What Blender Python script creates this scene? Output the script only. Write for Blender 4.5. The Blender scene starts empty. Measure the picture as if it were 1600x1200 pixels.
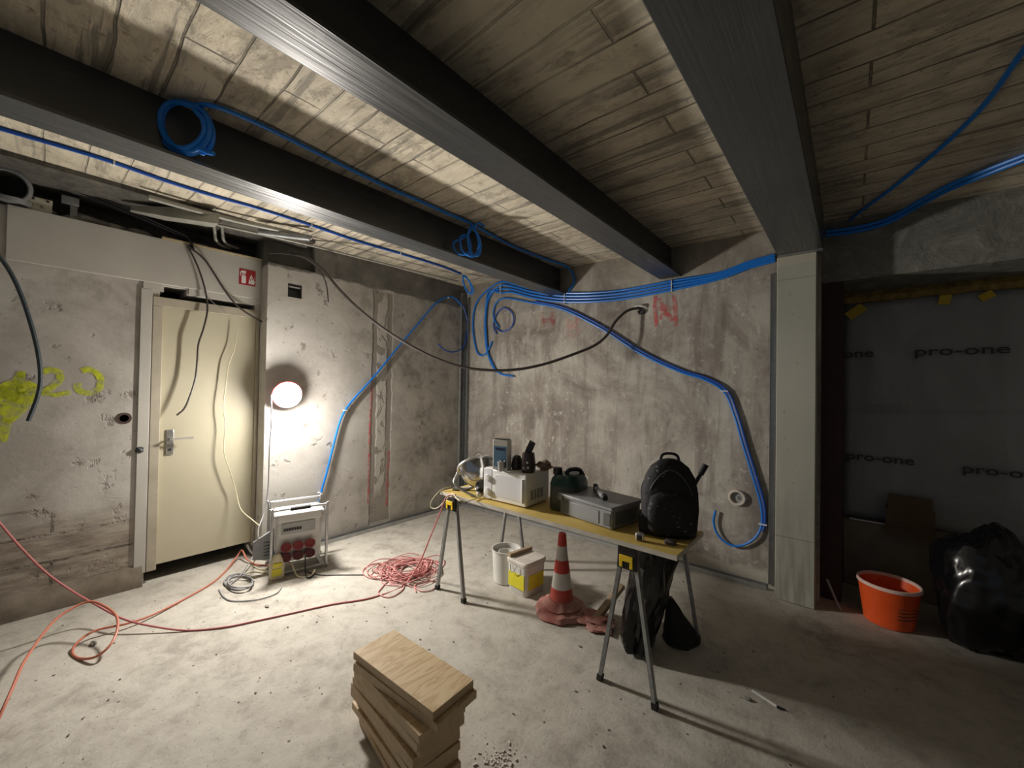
import bpy, math, random
from math import sin, cos, pi, radians as R
from mathutils import Vector as V, Matrix, noise
random.seed(7)
S = bpy.context.scene
C = S.collection

# ---------------------------------------------------------------- camera, light, exposure
YAW, PITCH, ROLL, FPX = R(40.36), R(.743), R(.916), 624.3
CAM = V((3.748, -3.462, 1.46))
fwd = V((-sin(YAW)*cos(PITCH), cos(YAW)*cos(PITCH), sin(PITCH)))
_r = V((cos(YAW), sin(YAW), 0)); _u = _r.cross(fwd)
RIGHT = cos(ROLL)*_r + sin(ROLL)*_u
UP = -sin(ROLL)*_r + cos(ROLL)*_u
cd = bpy.data.cameras.new('camera'); cam = bpy.data.objects.new('camera', cd); C.objects.link(cam)
cd.sensor_width = 36; cd.lens = FPX/1600*36; cd.clip_start = .02; cd.clip_end = 100
m = Matrix((RIGHT, UP, -fwd)).transposed().to_4x4(); m.translation = CAM
cam.matrix_world = m
S.camera = cam

w = bpy.data.worlds.new('world'); S.world = w; w.use_nodes = True
w.node_tree.nodes['Background'].inputs[0].default_value = (.62, .7, .8, 1)
w.node_tree.nodes['Background'].inputs[1].default_value = .16
S.view_settings.view_transform = 'Standard'; S.view_settings.look = 'None'
S.view_settings.gamma = 1; S.view_settings.use_curve_mapping = False
S.view_settings.exposure = 0.12
LAMP = V((.17, -2.135, 1.381))
LAMP_N = V((.93, -.12, -.24)).normalized()
LAMP_W = 610.0
S.cycles.use_denoising = True
S.cycles.max_bounces = 10; S.cycles.diffuse_bounces = 7; S.cycles.glossy_bounces = 3
S.cycles.sample_clamp_indirect = 4
S.cycles.caustics_reflective = False; S.cycles.caustics_refractive = False

# ---------------------------------------------------------------- geometry of the place measured from the photograph
def ray(u, v): return fwd + (u-800)/FPX*RIGHT - (v-600)/FPX*UP
def uz(u, v, z): d = ray(u, v); return CAM + d*((z-CAM.z)/d.z)
def ux(u, v, x): d = ray(u, v); return CAM + d*((x-CAM.x)/d.x)
def uy(u, v, y): d = ray(u, v); return CAM + d*((y-CAM.y)/d.y)
BW = .028                                     # the back wall runs slightly out of square
def ub(u, v, off=.0):
    d = ray(u, v); n = V((-BW, 1, 0)); return CAM + d*((-off - n.dot(CAM))/n.dot(d))
def uvp(u, v, P, n):
    d = ray(u, v); return CAM + d*((P-CAM).dot(n)/n.dot(d))
def cz(x): return 2.748 - .014*x             # ceiling height
def uc(u, v, off=.012):
    d = ray(u, v); n = V((.014, 0, 1)); return CAM + d*((2.748-off - n.dot(CAM))/n.dot(d))
def bwy(x): return BW*x

# ---------------------------------------------------------------- materials
def mat(name, col, rough=.6, metal=0, **k):
    M = bpy.data.materials.new(name); M.use_nodes = True
    b = M.node_tree.nodes['Principled BSDF']
    b.inputs['Base Color'].default_value = (*col, 1); b.inputs['Roughness'].default_value = rough
    b.inputs['Metallic'].default_value = metal
    for q, v in k.items(): b.inputs[q.replace('_', ' ')].default_value = v
    return M
class NT:
    def __init__(s, M): s.t = M.node_tree; s.b = s.t.nodes['Principled BSDF']
    def n(s, ty, **k):
        o = s.t.nodes.new(ty)
        for a, v in k.items():
            if a.startswith('i_'): o.inputs[a[2:].replace('_', ' ')].default_value = v
            else: setattr(o, a, v)
        return o
    def l(s, a, b): s.t.links.new(a, b)
    def coord(s, sc=(1, 1, 1), rot=(0, 0, 0)):
        g = s.n('ShaderNodeNewGeometry'); mp = s.n('ShaderNodeMapping')
        mp.inputs['Scale'].default_value = sc; mp.inputs['Rotation'].default_value = rot
        s.l(g.outputs['Position'], mp.inputs['Vector']); return mp.outputs[0]
    def noise(s, scale, sc=(1, 1, 1), det=6, rough=.6, dist=0):
        o = s.n('ShaderNodeTexNoise'); o.inputs['Scale'].default_value = scale
        o.inputs['Detail'].default_value = det; o.inputs['Roughness'].default_value = rough
        o.inputs['Distortion'].default_value = dist
        s.l(s.coord(sc), o.inputs['Vector']); return o.outputs['Fac']
    def ramp(s, f, stops):
        o = s.n('ShaderNodeValToRGB'); e = o.color_ramp.elements
        while len(e) < len(stops): e.new(.5)
        for q, (p, c) in zip(e, stops):
            q.position = p; q.color = (*c, 1) if hasattr(c, '__len__') else (c, c, c, 1)
        s.l(f, o.inputs[0]); return o.outputs[0]
    def mix(s, f, a, b, mode='MIX'):
        o = s.n('ShaderNodeMix', data_type='RGBA', blend_type=mode)
        for q, v in ((o.inputs[0], f), (o.inputs[6], a), (o.inputs[7], b)):
            if hasattr(v, 'is_linked'): s.l(v, q)
            else: q.default_value = v if not hasattr(v, '__len__') else (*v, 1)[:4]
        return o.outputs[2]
    def math(s, op, a, b=0, c=None):
        o = s.n('ShaderNodeMath', operation=op)
        for q, v in zip(o.inputs, (a, b, c)):
            if v is None: continue
            if hasattr(v, 'is_linked'): s.l(v, q)
            else: q.default_value = v
        return o.outputs[0]
    def xyz(s):
        g = s.n('ShaderNodeNewGeometry'); o = s.n('ShaderNodeSeparateXYZ'); s.l(g.outputs['Position'], o.inputs[0]); return o.outputs
    def band(s, v, a, b, soft=.01):          # 1 between a and b
        def ms(lo, hi):
            o = s.n('ShaderNodeMapRange'); o.inputs[1].default_value = lo; o.inputs[2].default_value = hi
            s.l(v, o.inputs[0]); return o.outputs[0]
        return s.math('MULTIPLY', ms(a-soft, a+soft), ms(b+soft, b-soft))
    def bump(s, f, st=.3, d=.01, prev=None):
        o = s.n('ShaderNodeBump'); o.inputs['Strength'].default_value = st; o.inputs['Distance'].default_value = d
        s.l(f, o.inputs['Height'])
        if prev: s.l(prev, o.inputs['Normal'])
        s.l(o.outputs[0], s.b.inputs['Normal']); return o.outputs[0]
    def col(s, c): s.l(c, s.b.inputs['Base Color'])

def m_floor():
    M = mat('floor concrete', (.5, .47, .42), .85); n = NT(M)
    a = n.noise(1.3, det=8, rough=.7); b = n.noise(7, det=9, rough=.72, dist=.25); c = n.noise(60, det=3)
    k = n.ramp(a, [(.36, (.31, .285, .245)), (.5, (.40, .372, .325)), (.62, (.46, .435, .385))])
    k = n.mix(n.ramp(b, [(.42, 0), (.58, .75)]), k, (.52, .495, .44)); k = n.mix(n.ramp(b, [(.36, .6), (.42, 0)]), k, (.30, .275, .24))
    k = n.mix(n.ramp(c, [(.30, .85), (.37, 0)]), k, (.2, .19, .17))
    v = n.n('ShaderNodeTexVoronoi'); v.inputs['Scale'].default_value = 7; n.l(n.coord(), v.inputs['Vector'])
    k = n.mix(n.ramp(v.outputs['Distance'], [(.035, .9), (.05, 0)]), k, (.06, .055, .05))
    n.col(k); p = n.bump(b, .55, .010); n.bump(c, .4, .004, p); return M
def m_ceiling():
    M = mat('board marked concrete', (.4, .37, .28), .85); n = NT(M)
    br = n.n('ShaderNodeTexBrick'); br.offset = .37; br.squash = 1
    for q, v in (('Scale', 1), ('Mortar Size', .006), ('Mortar Smooth', .6), ('Bias', 0), ('Brick Width', 1.9), ('Row Height', .165)): br.inputs[q].default_value = v
    br.inputs['Color1'].default_value = (.72, .64, .49, 1); br.inputs['Color2'].default_value = (.60, .54, .43, 1); br.inputs['Mortar'].default_value = (.17, .15, .11, 1)
    wv = n.noise(2.2, (1, 1, 1), 2); sep = n.n('ShaderNodeVectorMath', operation='ADD'); n.l(n.coord(), sep.inputs[0])
    sc = n.n('ShaderNodeVectorMath', operation='SCALE'); cmb = n.n('ShaderNodeCombineXYZ'); n.l(wv, cmb.inputs[1]); n.l(cmb.outputs[0], sc.inputs[0]); sc.inputs['Scale'].default_value = .035
    n.l(sc.outputs[0], sep.inputs[1]); n.l(sep.outputs[0], br.inputs['Vector'])
    a = n.noise(3, (1, 3.5, 1), 8, .7, .6); b = n.noise(2.4, (.35, 6, 1), 5, .6, .3); c = n.noise(25, det=5, rough=.7); d = n.noise(1.1, det=5, rough=.65, dist=.6)
    k = n.mix(n.ramp(a, [(.40, .7), (.56, 0)]), br.outputs['Color'], (.40, .35, .27))
    k = n.mix(n.ramp(b, [(.56, 0), (.60, .8)]), k, (.24, .22, .18))
    b2 = n.noise(3.1, (.5, 9, 1), 4, .6, .2); k = n.mix(n.ramp(b2, [(.30, .75), (.36, 0)]), k, (.36, .33, .27))
    k = n.mix(n.ramp(c, [(.30, .8), (.42, 0)]), k, (.24, .20, .14))
    k = n.mix(n.ramp(d, [(.50, 0), (.66, .7)]), k, (.70, .64, .50))
    d2 = n.noise(1.7, (1, 1.4, 1), 7, .75, 1.0); k = n.mix(n.ramp(d2, [(.30, .75), (.44, 0)]), k, (.30, .27, .22))
    g2 = n.noise(4.2, (1, 1.6, 1), 9, .78, .3); k = n.mix(n.ramp(g2, [(.56, 0), (.61, .55)]), k, (.27, .245, .20)); k = n.mix(n.ramp(g2, [(.34, .5), (.40, 0)]), k, (.74, .69, .56))
    n.col(k); p = n.bump(br.outputs['Fac'], .8, -.012); p = n.bump(a, .5, .02, p); p = n.bump(n.ramp(g2, [(.54, 1), (.60, 0)]), .5, .008, p); n.bump(c, .45, .005, p); return M
def m_backwall():
    M = mat('stained concrete wall', (.4, .38, .34), .9); n = NT(M)
    a = n.noise(1.6, det=9, rough=.68, dist=.8); b = n.noise(2.2, (3, 3, .45), 7, .65, .4); c = n.noise(16, det=8, rough=.75); d = n.noise(70, det=3)
    k = n.ramp(a, [(.34, (.19, .165, .14)), (.45, (.31, .28, .245)), (.56, (.42, .395, .35)), (.68, (.52, .50, .45))])
    k = n.mix(n.ramp(b, [(.50, 0), (.64, .75)]), k, (.20, .172, .15))
    k = n.mix(n.ramp(b, [(.32, .7), (.43, 0)]), k, (.52, .50, .45))
    e = n.noise(4.5, (1.2, 1.2, .8), 9, .8, 1.2)
    k = n.mix(n.ramp(e, [(.34, .55), (.43, 0)]), k, (.17, .145, .125))
    k = n.mix(n.ramp(e, [(.57, 0), (.66, .55)]), k, (.56, .54, .49))
    k = n.mix(n.ramp(c, [(.58, 0), (.66, .8)]), k, (.60, .58, .53))
    k = n.mix(n.ramp(c, [(.32, .7), (.38, 0)]), k, (.13, .11, .09))
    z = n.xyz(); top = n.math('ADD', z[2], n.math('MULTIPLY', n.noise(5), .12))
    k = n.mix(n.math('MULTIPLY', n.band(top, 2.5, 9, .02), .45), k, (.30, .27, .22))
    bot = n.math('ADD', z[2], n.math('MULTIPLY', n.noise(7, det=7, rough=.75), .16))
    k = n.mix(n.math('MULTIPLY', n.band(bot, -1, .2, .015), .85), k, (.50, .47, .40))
    # faded red spray marks
    for (x0, x1, z0, z1, s_) in ((1.50, 1.66, 2.0, 2.22, .35),):
        mk = n.math('MULTIPLY', n.band(z[0], x0, x1, .02), n.band(z[2], z0, z1, .02))
        k = n.mix(n.math('MULTIPLY', mk, n.ramp(n.noise(14), [(.4, 0), (.6, s_)])), k, (.55, .12, .10))
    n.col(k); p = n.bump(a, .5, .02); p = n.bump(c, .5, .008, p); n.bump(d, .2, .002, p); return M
def m_leftwall():
    M = mat('old white plaster', (.6, .58, .54), .85); n = NT(M); z = n.xyz()
    a = n.noise(1.5, det=8, rough=.65, dist=.5); b = n.noise(7, det=6, rough=.65); c = n.noise(30, det=4)
    k = n.ramp(a, [(.36, (.40, .37, .335)), (.48, (.52, .495, .455)), (.62, (.60, .58, .54))])
    h = n.noise(3.2, det=7, rough=.7, dist=.15)
    k = n.mix(n.ramp(h, [(.33, .6), (.42, 0)]), k, (.33, .30, .265))
    # bare grey render takes over towards the corner
    tr = n.math('ADD', z[1], n.math('MULTIPLY', n.noise(2.5, det=6), .9))
    rv = n.n('ShaderNodeMapRange'); rv.inputs[1].default_value = -1.4; rv.inputs[2].default_value = -.2; n.l(tr, rv.inputs[0])
    g = n.ramp(h, [(.36, (.25, .225, .195)), (.48, (.40, .375, .33)), (.6, (.52, .495, .44))])
    k = n.mix(rv.outputs[0], k, g)
    k = n.mix(n.ramp(b, [(.33, .8), (.385, 0)]), k, (.25, .22, .19))
    k = n.mix(n.ramp(c, [(.29, .8), (.33, 0)]), k, (.22, .2, .17))
    # worn brown base left of the door
    lo = n.math('ADD', z[2], n.math('MULTIPLY', n.noise(3, (1, 1, 2.5), 7), .5))
    f = n.math('MULTIPLY', n.band(lo, -1, .82, .12), n.band(z[1], -9, -3.02, .02))
    brn = n.ramp(n.noise(5, (1, 1, 5), 8, .7), [(.36, (.15, .115, .09)), (.5, (.30, .25, .20)), (.64, (.44, .39, .32))])
    k = n.mix(n.math('MULTIPLY', f, .85), k, brn)
    # grey concrete band along the top of the wall, up to the corner
    tp = n.math('ADD', z[2], n.math('MULTIPLY', n.math('SUBTRACT', n.noise(5, det=6), .5), .10))
    f2 = n.math('MULTIPLY', n.band(tp, 2.475, 9, .008), n.band(z[1], -2.3, 2, .01))
    k = n.mix(f2, k, n.ramp(n.noise(5, det=7), [(.3, (.11, .105, .095)), (.6, (.20, .19, .17)), (.8, (.34, .32, .28))]))
    # filled vertical chase
    yy = n.math('ADD', z[1], n.math('MULTIPLY', n.math('SUBTRACT', n.noise(9, det=5), .5), .05))
    ch = n.math('MULTIPLY', n.band(yy, -1.27, -1.04, .008), n.band(z[2], .05, 2.47, .02))
    k = n.mix(n.math('MULTIPLY', ch, .75), k, (.27, .24, .20))
    pt = n.math('MULTIPLY', n.band(yy, -1.215, -1.10, .008), n.ramp(n.noise(8, (1, 1, .6), 5, .6, .8), [(.44, 0), (.48, .85)]))
    pt = n.math('MULTIPLY', pt, n.band(z[2], .35, 2.45, .05))
    k = n.mix(pt, k, (.55, .53, .48))
    hf = n.math('ADD', n.math('MULTIPLY', ch, -1.0), n.math('MULTIPLY', pt, .9))
    k0_ = k; p = n.bump(hf, .8, .012); p = n.bump(n.ramp(b, [(.30, 0), (.40, 1)]), .7, .008, p); p = n.bump(h, .35, .012, p)
    wv = n.n('ShaderNodeTexBrick'); wv.inputs['Scale'].default_value = 1; wv.inputs['Brick Width'].default_value = 1.7; wv.inputs['Row Height'].default_value = .17; wv.inputs['Mortar Size'].default_value = .008
    cm = n.n('ShaderNodeCombineXYZ'); n.l(z[1], cm.inputs[0]); n.l(n.math('ADD', z[2], n.math('MULTIPLY', n.noise(2), .06)), cm.inputs[1]); n.l(cm.outputs[0], wv.inputs['Vector'])
    gap = n.math('MULTIPLY', n.math('MULTIPLY', wv.outputs['Fac'], f), n.ramp(n.noise(2.7), [(.42, .15), (.55, 1)])); n.col(n.mix(n.math('MULTIPLY', gap, .8), k0_, (.09, .07, .055)))
    p = n.bump(gap, .9, -.02, p)
    n.bump(c, .3, .003, p); return M
def m_column():
    M = mat('smooth cast concrete', (.42, .42, .37), .8); n = NT(M); z = n.xyz()
    a = n.noise(2, (1, 1, .4), 7, .6); b = n.noise(10, (2.5, 2.5, .25), 6, .6); c = n.noise(45, det=2)
    k = n.ramp(a, [(.3, (.33, .33, .28)), (.7, (.46, .46, .40))])
    lo = n.n('ShaderNodeMapRange'); lo.inputs[1].default_value = .9; lo.inputs[2].default_value = .1; n.l(z[2], lo.inputs[0])
    k = n.mix(n.math('MULTIPLY', n.ramp(b, [(.45, 0), (.62, .7)]), lo.outputs[0]), k, (.22, .20, .16))
    k = n.mix(n.ramp(c, [(.25, .8), (.3, 0)]), k, (.12, .12, .1))
    ln = n.math('ADD', n.band(z[2], 2.268, 2.272, .002), n.band(z[2], .448, .453, .002))
    k = n.mix(n.math('MULTIPLY', ln, .7), k, (.15, .14, .12))
    k = n.mix(n.math('MULTIPLY', n.band(n.math('ADD', z[2], n.math('MULTIPLY', a, .05)), 2.40, 3, .004), .6), k, (.50, .46, .36))
    n.col(k); p = n.bump(a, .3, .01); n.bump(c, .15, .003, p); return M
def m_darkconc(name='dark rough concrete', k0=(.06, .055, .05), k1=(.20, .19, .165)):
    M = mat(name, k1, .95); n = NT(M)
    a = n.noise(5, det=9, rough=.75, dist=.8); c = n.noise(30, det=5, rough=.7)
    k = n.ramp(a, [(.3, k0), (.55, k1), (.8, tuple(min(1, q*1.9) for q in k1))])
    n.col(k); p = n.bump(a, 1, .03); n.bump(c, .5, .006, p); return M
def m_steel():
    M = mat('grey primed steel', (.085, .09, .095), .5); n = NT(M)
    a = n.noise(3, (1, .4, 1), 5); s = n.noise(9, (6, .12, 1), 4, .6); c = n.noise(6, det=6)
    k = n.ramp(a, [(.3, (.042, .045, .047)), (.7, (.068, .072, .074))])
    k = n.mix(n.ramp(c, [(.70, 0), (.74, .5)]), k, (.25, .26, .26))
    n.col(k); n.l(n.ramp(s, [(.35, .24), (.7, .42)]), n.b.inputs['Roughness'])
    n.bump(s, .35, .004); return M
def m_noisy(name, k0, k1, sc=6, rough=.6, metal=0, bump=.15, stretch=(1, 1, 1), bd=.004):
    M = mat(name, k0, rough, metal); n = NT(M); a = n.noise(sc, stretch, 6, .65)
    n.col(n.ramp(a, [(.35, k0), (.68, k1)])); n.bump(a, bump, bd); return M
def m_wood(name, k0, k1, k2):
    M = mat(name, k1, .6); n = NT(M)
    t = n.n('ShaderNodeTexCoord'); mp = n.n('ShaderNodeMapping'); mp.inputs['Scale'].default_value = (7, 1.2, 5); n.l(t.outputs['Object'], mp.inputs[0])
    o = n.n('ShaderNodeTexNoise'); o.inputs['Scale'].default_value = 2.2; o.inputs['Detail'].default_value = 5; o.inputs['Distortion'].default_value = 1.4; n.l(mp.outputs[0], o.inputs['Vector'])
    k = n.ramp(o.outputs['Fac'], [(.3, k0), (.47, k1), (.53, k2), (.62, k1), (.75, k0)]); n.col(k)
    n.bump(o.outputs['Fac'], .1, .002); return M
def m_membrane():
    M = mat('grey vapour membrane', (.33, .34, .35), .45); n = NT(M)
    a = n.noise(1.6, (1.6, 1, .5), 5, .6, .6); b = n.noise(9, det=5)
    n.col(n.ramp(a, [(.35, (.27, .28, .28)), (.65, (.37, .375, .39))])); p = n.bump(a, .6, .05); n.bump(b, .15, .01, p); return M
def m_pack():
    M = mat('black patterned fabric', (.01, .01, .012), .75); n = NT(M)
    v = n.n('ShaderNodeTexVoronoi'); v.inputs['Scale'].default_value = 38; v.inputs['Randomness'].default_value = .9; n.l(n.coord((.8, .8, 1.5)), v.inputs['Vector'])
    f = n.ramp(v.outputs['Distance'], [(.15, 1), (.21, 0)])
    f2 = n.math('MULTIPLY', f, n.ramp(n.noise(8), [(.5, 0), (.58, 1)]))
    n.col(n.mix(f2, (.008, .008, .010), (.17, .18, .19))); n.bump(n.noise(12), .5, .02); return M
def m_cone():
    M = mat('cone plastic', (.5, .03, .02), .55); n = NT(M); z = n.xyz()
    w = None
    for lo, hi in ((.165, .265), (.345, .435)):
        b = n.band(z[2], lo, hi, .002); w = b if w is None else n.math('ADD', w, b)
    d = n.noise(6, det=6)
    k = n.mix(w, n.ramp(d, [(.3, (.42, .025, .018)), (.7, (.55, .06, .04))]), n.ramp(d, [(.3, (.45, .42, .38)), (.7, (.68, .66, .62))]))
    lo = n.n('ShaderNodeMapRange'); lo.inputs[1].default_value = .16; lo.inputs[2].default_value = .0; n.l(z[2], lo.inputs[0])
    k = n.mix(n.math('MULTIPLY', lo.outputs[0], n.ramp(n.noise(9, det=6), [(.3, .3), (.7, .85)])), k, (.36, .22, .19))
    n.col(k); return M
M_ = dict(
 floor=m_floor(), ceil=m_ceiling(), back=m_backwall(), left=m_leftwall(), column=m_column(), dark=m_darkconc(),
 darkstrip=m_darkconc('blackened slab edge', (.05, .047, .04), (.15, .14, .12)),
 lintel=m_darkconc('grey lintel concrete', (.14, .14, .12), (.26, .26, .23)), steel=m_steel(),
 red=m_noisy('dark red wall paint', (.030, .007, .009), (.045, .010, .012), 4, .6),
 sill=m_noisy('brown plastered wall', (.22, .18, .14), (.30, .26, .21), 5, .9),
 galv=m_noisy('galvanised steel', (.42, .43, .44), (.55, .56, .56), 18, .38, .75, .05),
 galvd=m_noisy('dull galvanised steel', (.24, .25, .25), (.34, .35, .35), 18, .5, .6, .05),
 blue=mat('blue plastic conduit', (.012, .20, .72), .33),
 blued=mat('dark blue plastic conduit', (.010, .085, .45), .4),
 tie=mat('clear cable tie', (.7, .72, .72), .4),
 black=mat('black rubber', (.012, .012, .013), .6), blackp=mat('black plastic', (.015, .015, .017), .35),
 brown=mat('dark cable sheath', (.055, .045, .04), .45), grey=mat('grey cable sheath', (.30, .30, .31), .5),
 white=mat('white plastic', (.68, .68, .66), .4), cream=m_noisy('cream door paint', (.53, .49, .36), (.58, .54, .41), 1.5, .42, 0, .05),
 frame=m_noisy('beige frame paint', (.40, .36, .28), (.50, .45, .36), 5, .6, 0, .2),
 board=m_noisy('white fascia board', (.50, .48, .44), (.57, .55, .50), 2.5, .7, 0, .1),
 chrome=mat('satin aluminium', (.7, .7, .7), .3, .9), void=m_noisy('corridor plaster in painted shade', (.035, .035, .038), (.05, .05, .052), 3, .9),  # void: near-black colour paints in the darkness of the corridor behind the door
 orange=mat('orange cable sheath', (.50, .16, .10), .5), pink=mat('red cable sheath', (.52, .17, .17), .5), pale=mat('dusty pink cable sheath', (.60, .27, .26), .6), ywhite=mat('cream cable sheath', (.66, .60, .42), .45),
 yellow=m_noisy('yellow shuttering panel', (.60, .42, .10), (.72, .55, .18), 5, .6), ply=m_noisy('whitish panel edge', (.50, .46, .40), (.66, .62, .55), 12, .7),
 microw=mat('white enamel', (.84, .84, .82), .3), mglass=mat('microwave door screen', (.74, .75, .78), .15), dgrey=mat('dark grey plastic', (.05, .052, .055), .4),
 green=mat('dark green plastic', (.012, .05, .045), .3), jerry=mat('grey green tank', (.06, .065, .058), .4),
 crate=mat('grey crate plastic', (.30, .31, .33), .45), crated=mat('dark grey crate panel', (.13, .14, .13), .5),
 pack=m_pack(), strap=mat('black webbing', (.012, .012, .013), .8), bag=mat('black bin liner', (.006, .006, .007), .22),
 bucketw=m_noisy('white bucket plastic', (.62, .61, .57), (.70, .69, .65), 5, .4, 0, .02), lidm=m_noisy('dusty white lid', (.55, .50, .44), (.68, .63, .57), 12, .7),
 ylabel=m_noisy('yellow label', (.66, .60, .02), (.72, .66, .05), 8, .5, 0, 0), obucket=m_noisy('orange bucket plastic', (.75, .085, .015), (.85, .13, .03), 6, .35, 0, .02),
 rimp=m_noisy('chalky pink rim', (.75, .50, .44), (.85, .66, .6), 14, .7), cone=m_cone(), conebase=m_noisy('dusty cone foot', (.30, .10, .08), (.42, .24, .20), 8, .75),
 wood=m_wood('pale plywood', (.58, .43, .24), (.66, .51, .31), (.50, .34, .17)), wood2=m_wood('light cut timber', (.52, .38, .22), (.60, .46, .29), (.44, .30, .16)),
 endg=m_noisy('sawn panel edge', (.54, .40, .25), (.66, .51, .34), 20, .75), stick=m_noisy('old timber batten', (.33, .24, .15), (.45, .35, .24), 20, .8),
 card=m_noisy('brown cardboard', (.13, .085, .05), (.17, .115, .07), 6, .85), yclip=mat('yellow clip', (.75, .52, .02), .4), socket=mat('dull red socket', (.24, .045, .05), .4), socketd=mat('dark maroon socket', (.11, .03, .035), .4),
 sign=mat('red sign enamel', (.36, .012, .02), .4), signw=mat('white sign print', (.8, .78, .75), .5), rpaint=None, ypaint=None,
 tape=mat('yellow adhesive tape', (.62, .42, .02), .45), foam=m_noisy('aged sealing foam', (.16, .10, .03), (.40, .28, .08), 20, .9, 0, .8, (1, 1, 1), .02), ink=mat('black print', (.05, .05, .052), .6),
 memb=m_membrane(), stone=m_noisy('mortar lump', (.20, .19, .17), (.36, .34, .30), 9, .95, 0, .6, (1, 1, 1), .01), pipe=m_noisy('grey painted conduit pipe', (.28, .28, .24), (.40, .39, .34), 8, .5, .2),
 jbox=mat('ivory box', (.60, .57, .46), .5), steelm=mat('polished reflector', (.5, .5, .5), .18, .95), carton=m_noisy('blue carton print', (.06, .17, .30), (.14, .26, .40), 3, .5, 0, 0),
 paper=m_noisy('brown paper', (.17, .12, .09), (.24, .18, .14), 14, .85), coffee=mat('dark brown glossy plastic', (.035, .022, .018), .2), silver=mat('brushed cup metal', (.5, .5, .5), .35, .8),
 pebble=m_noisy('concrete crumbs', (.12, .11, .10), (.4, .38, .34), 30, .95), lath=m_noisy('pale timber lath', (.45, .37, .22), (.62, .53, .36), 10, .7),
)
def m_paint(name, col, lo=.42, hi=.6):
    M = mat(name, col, .7); n = NT(M)
    f = n.ramp(n.noise(22, det=7, rough=.7), [(lo, .1), (hi, .95)]); n.l(f, n.b.inputs['Alpha']); return M
M_['rpaint'] = m_paint('red spray paint', (.66, .10, .11), .40, .70); M_['ypaint'] = m_paint('neon yellow spray paint', (.62, .68, .03), .34, .62)

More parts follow.
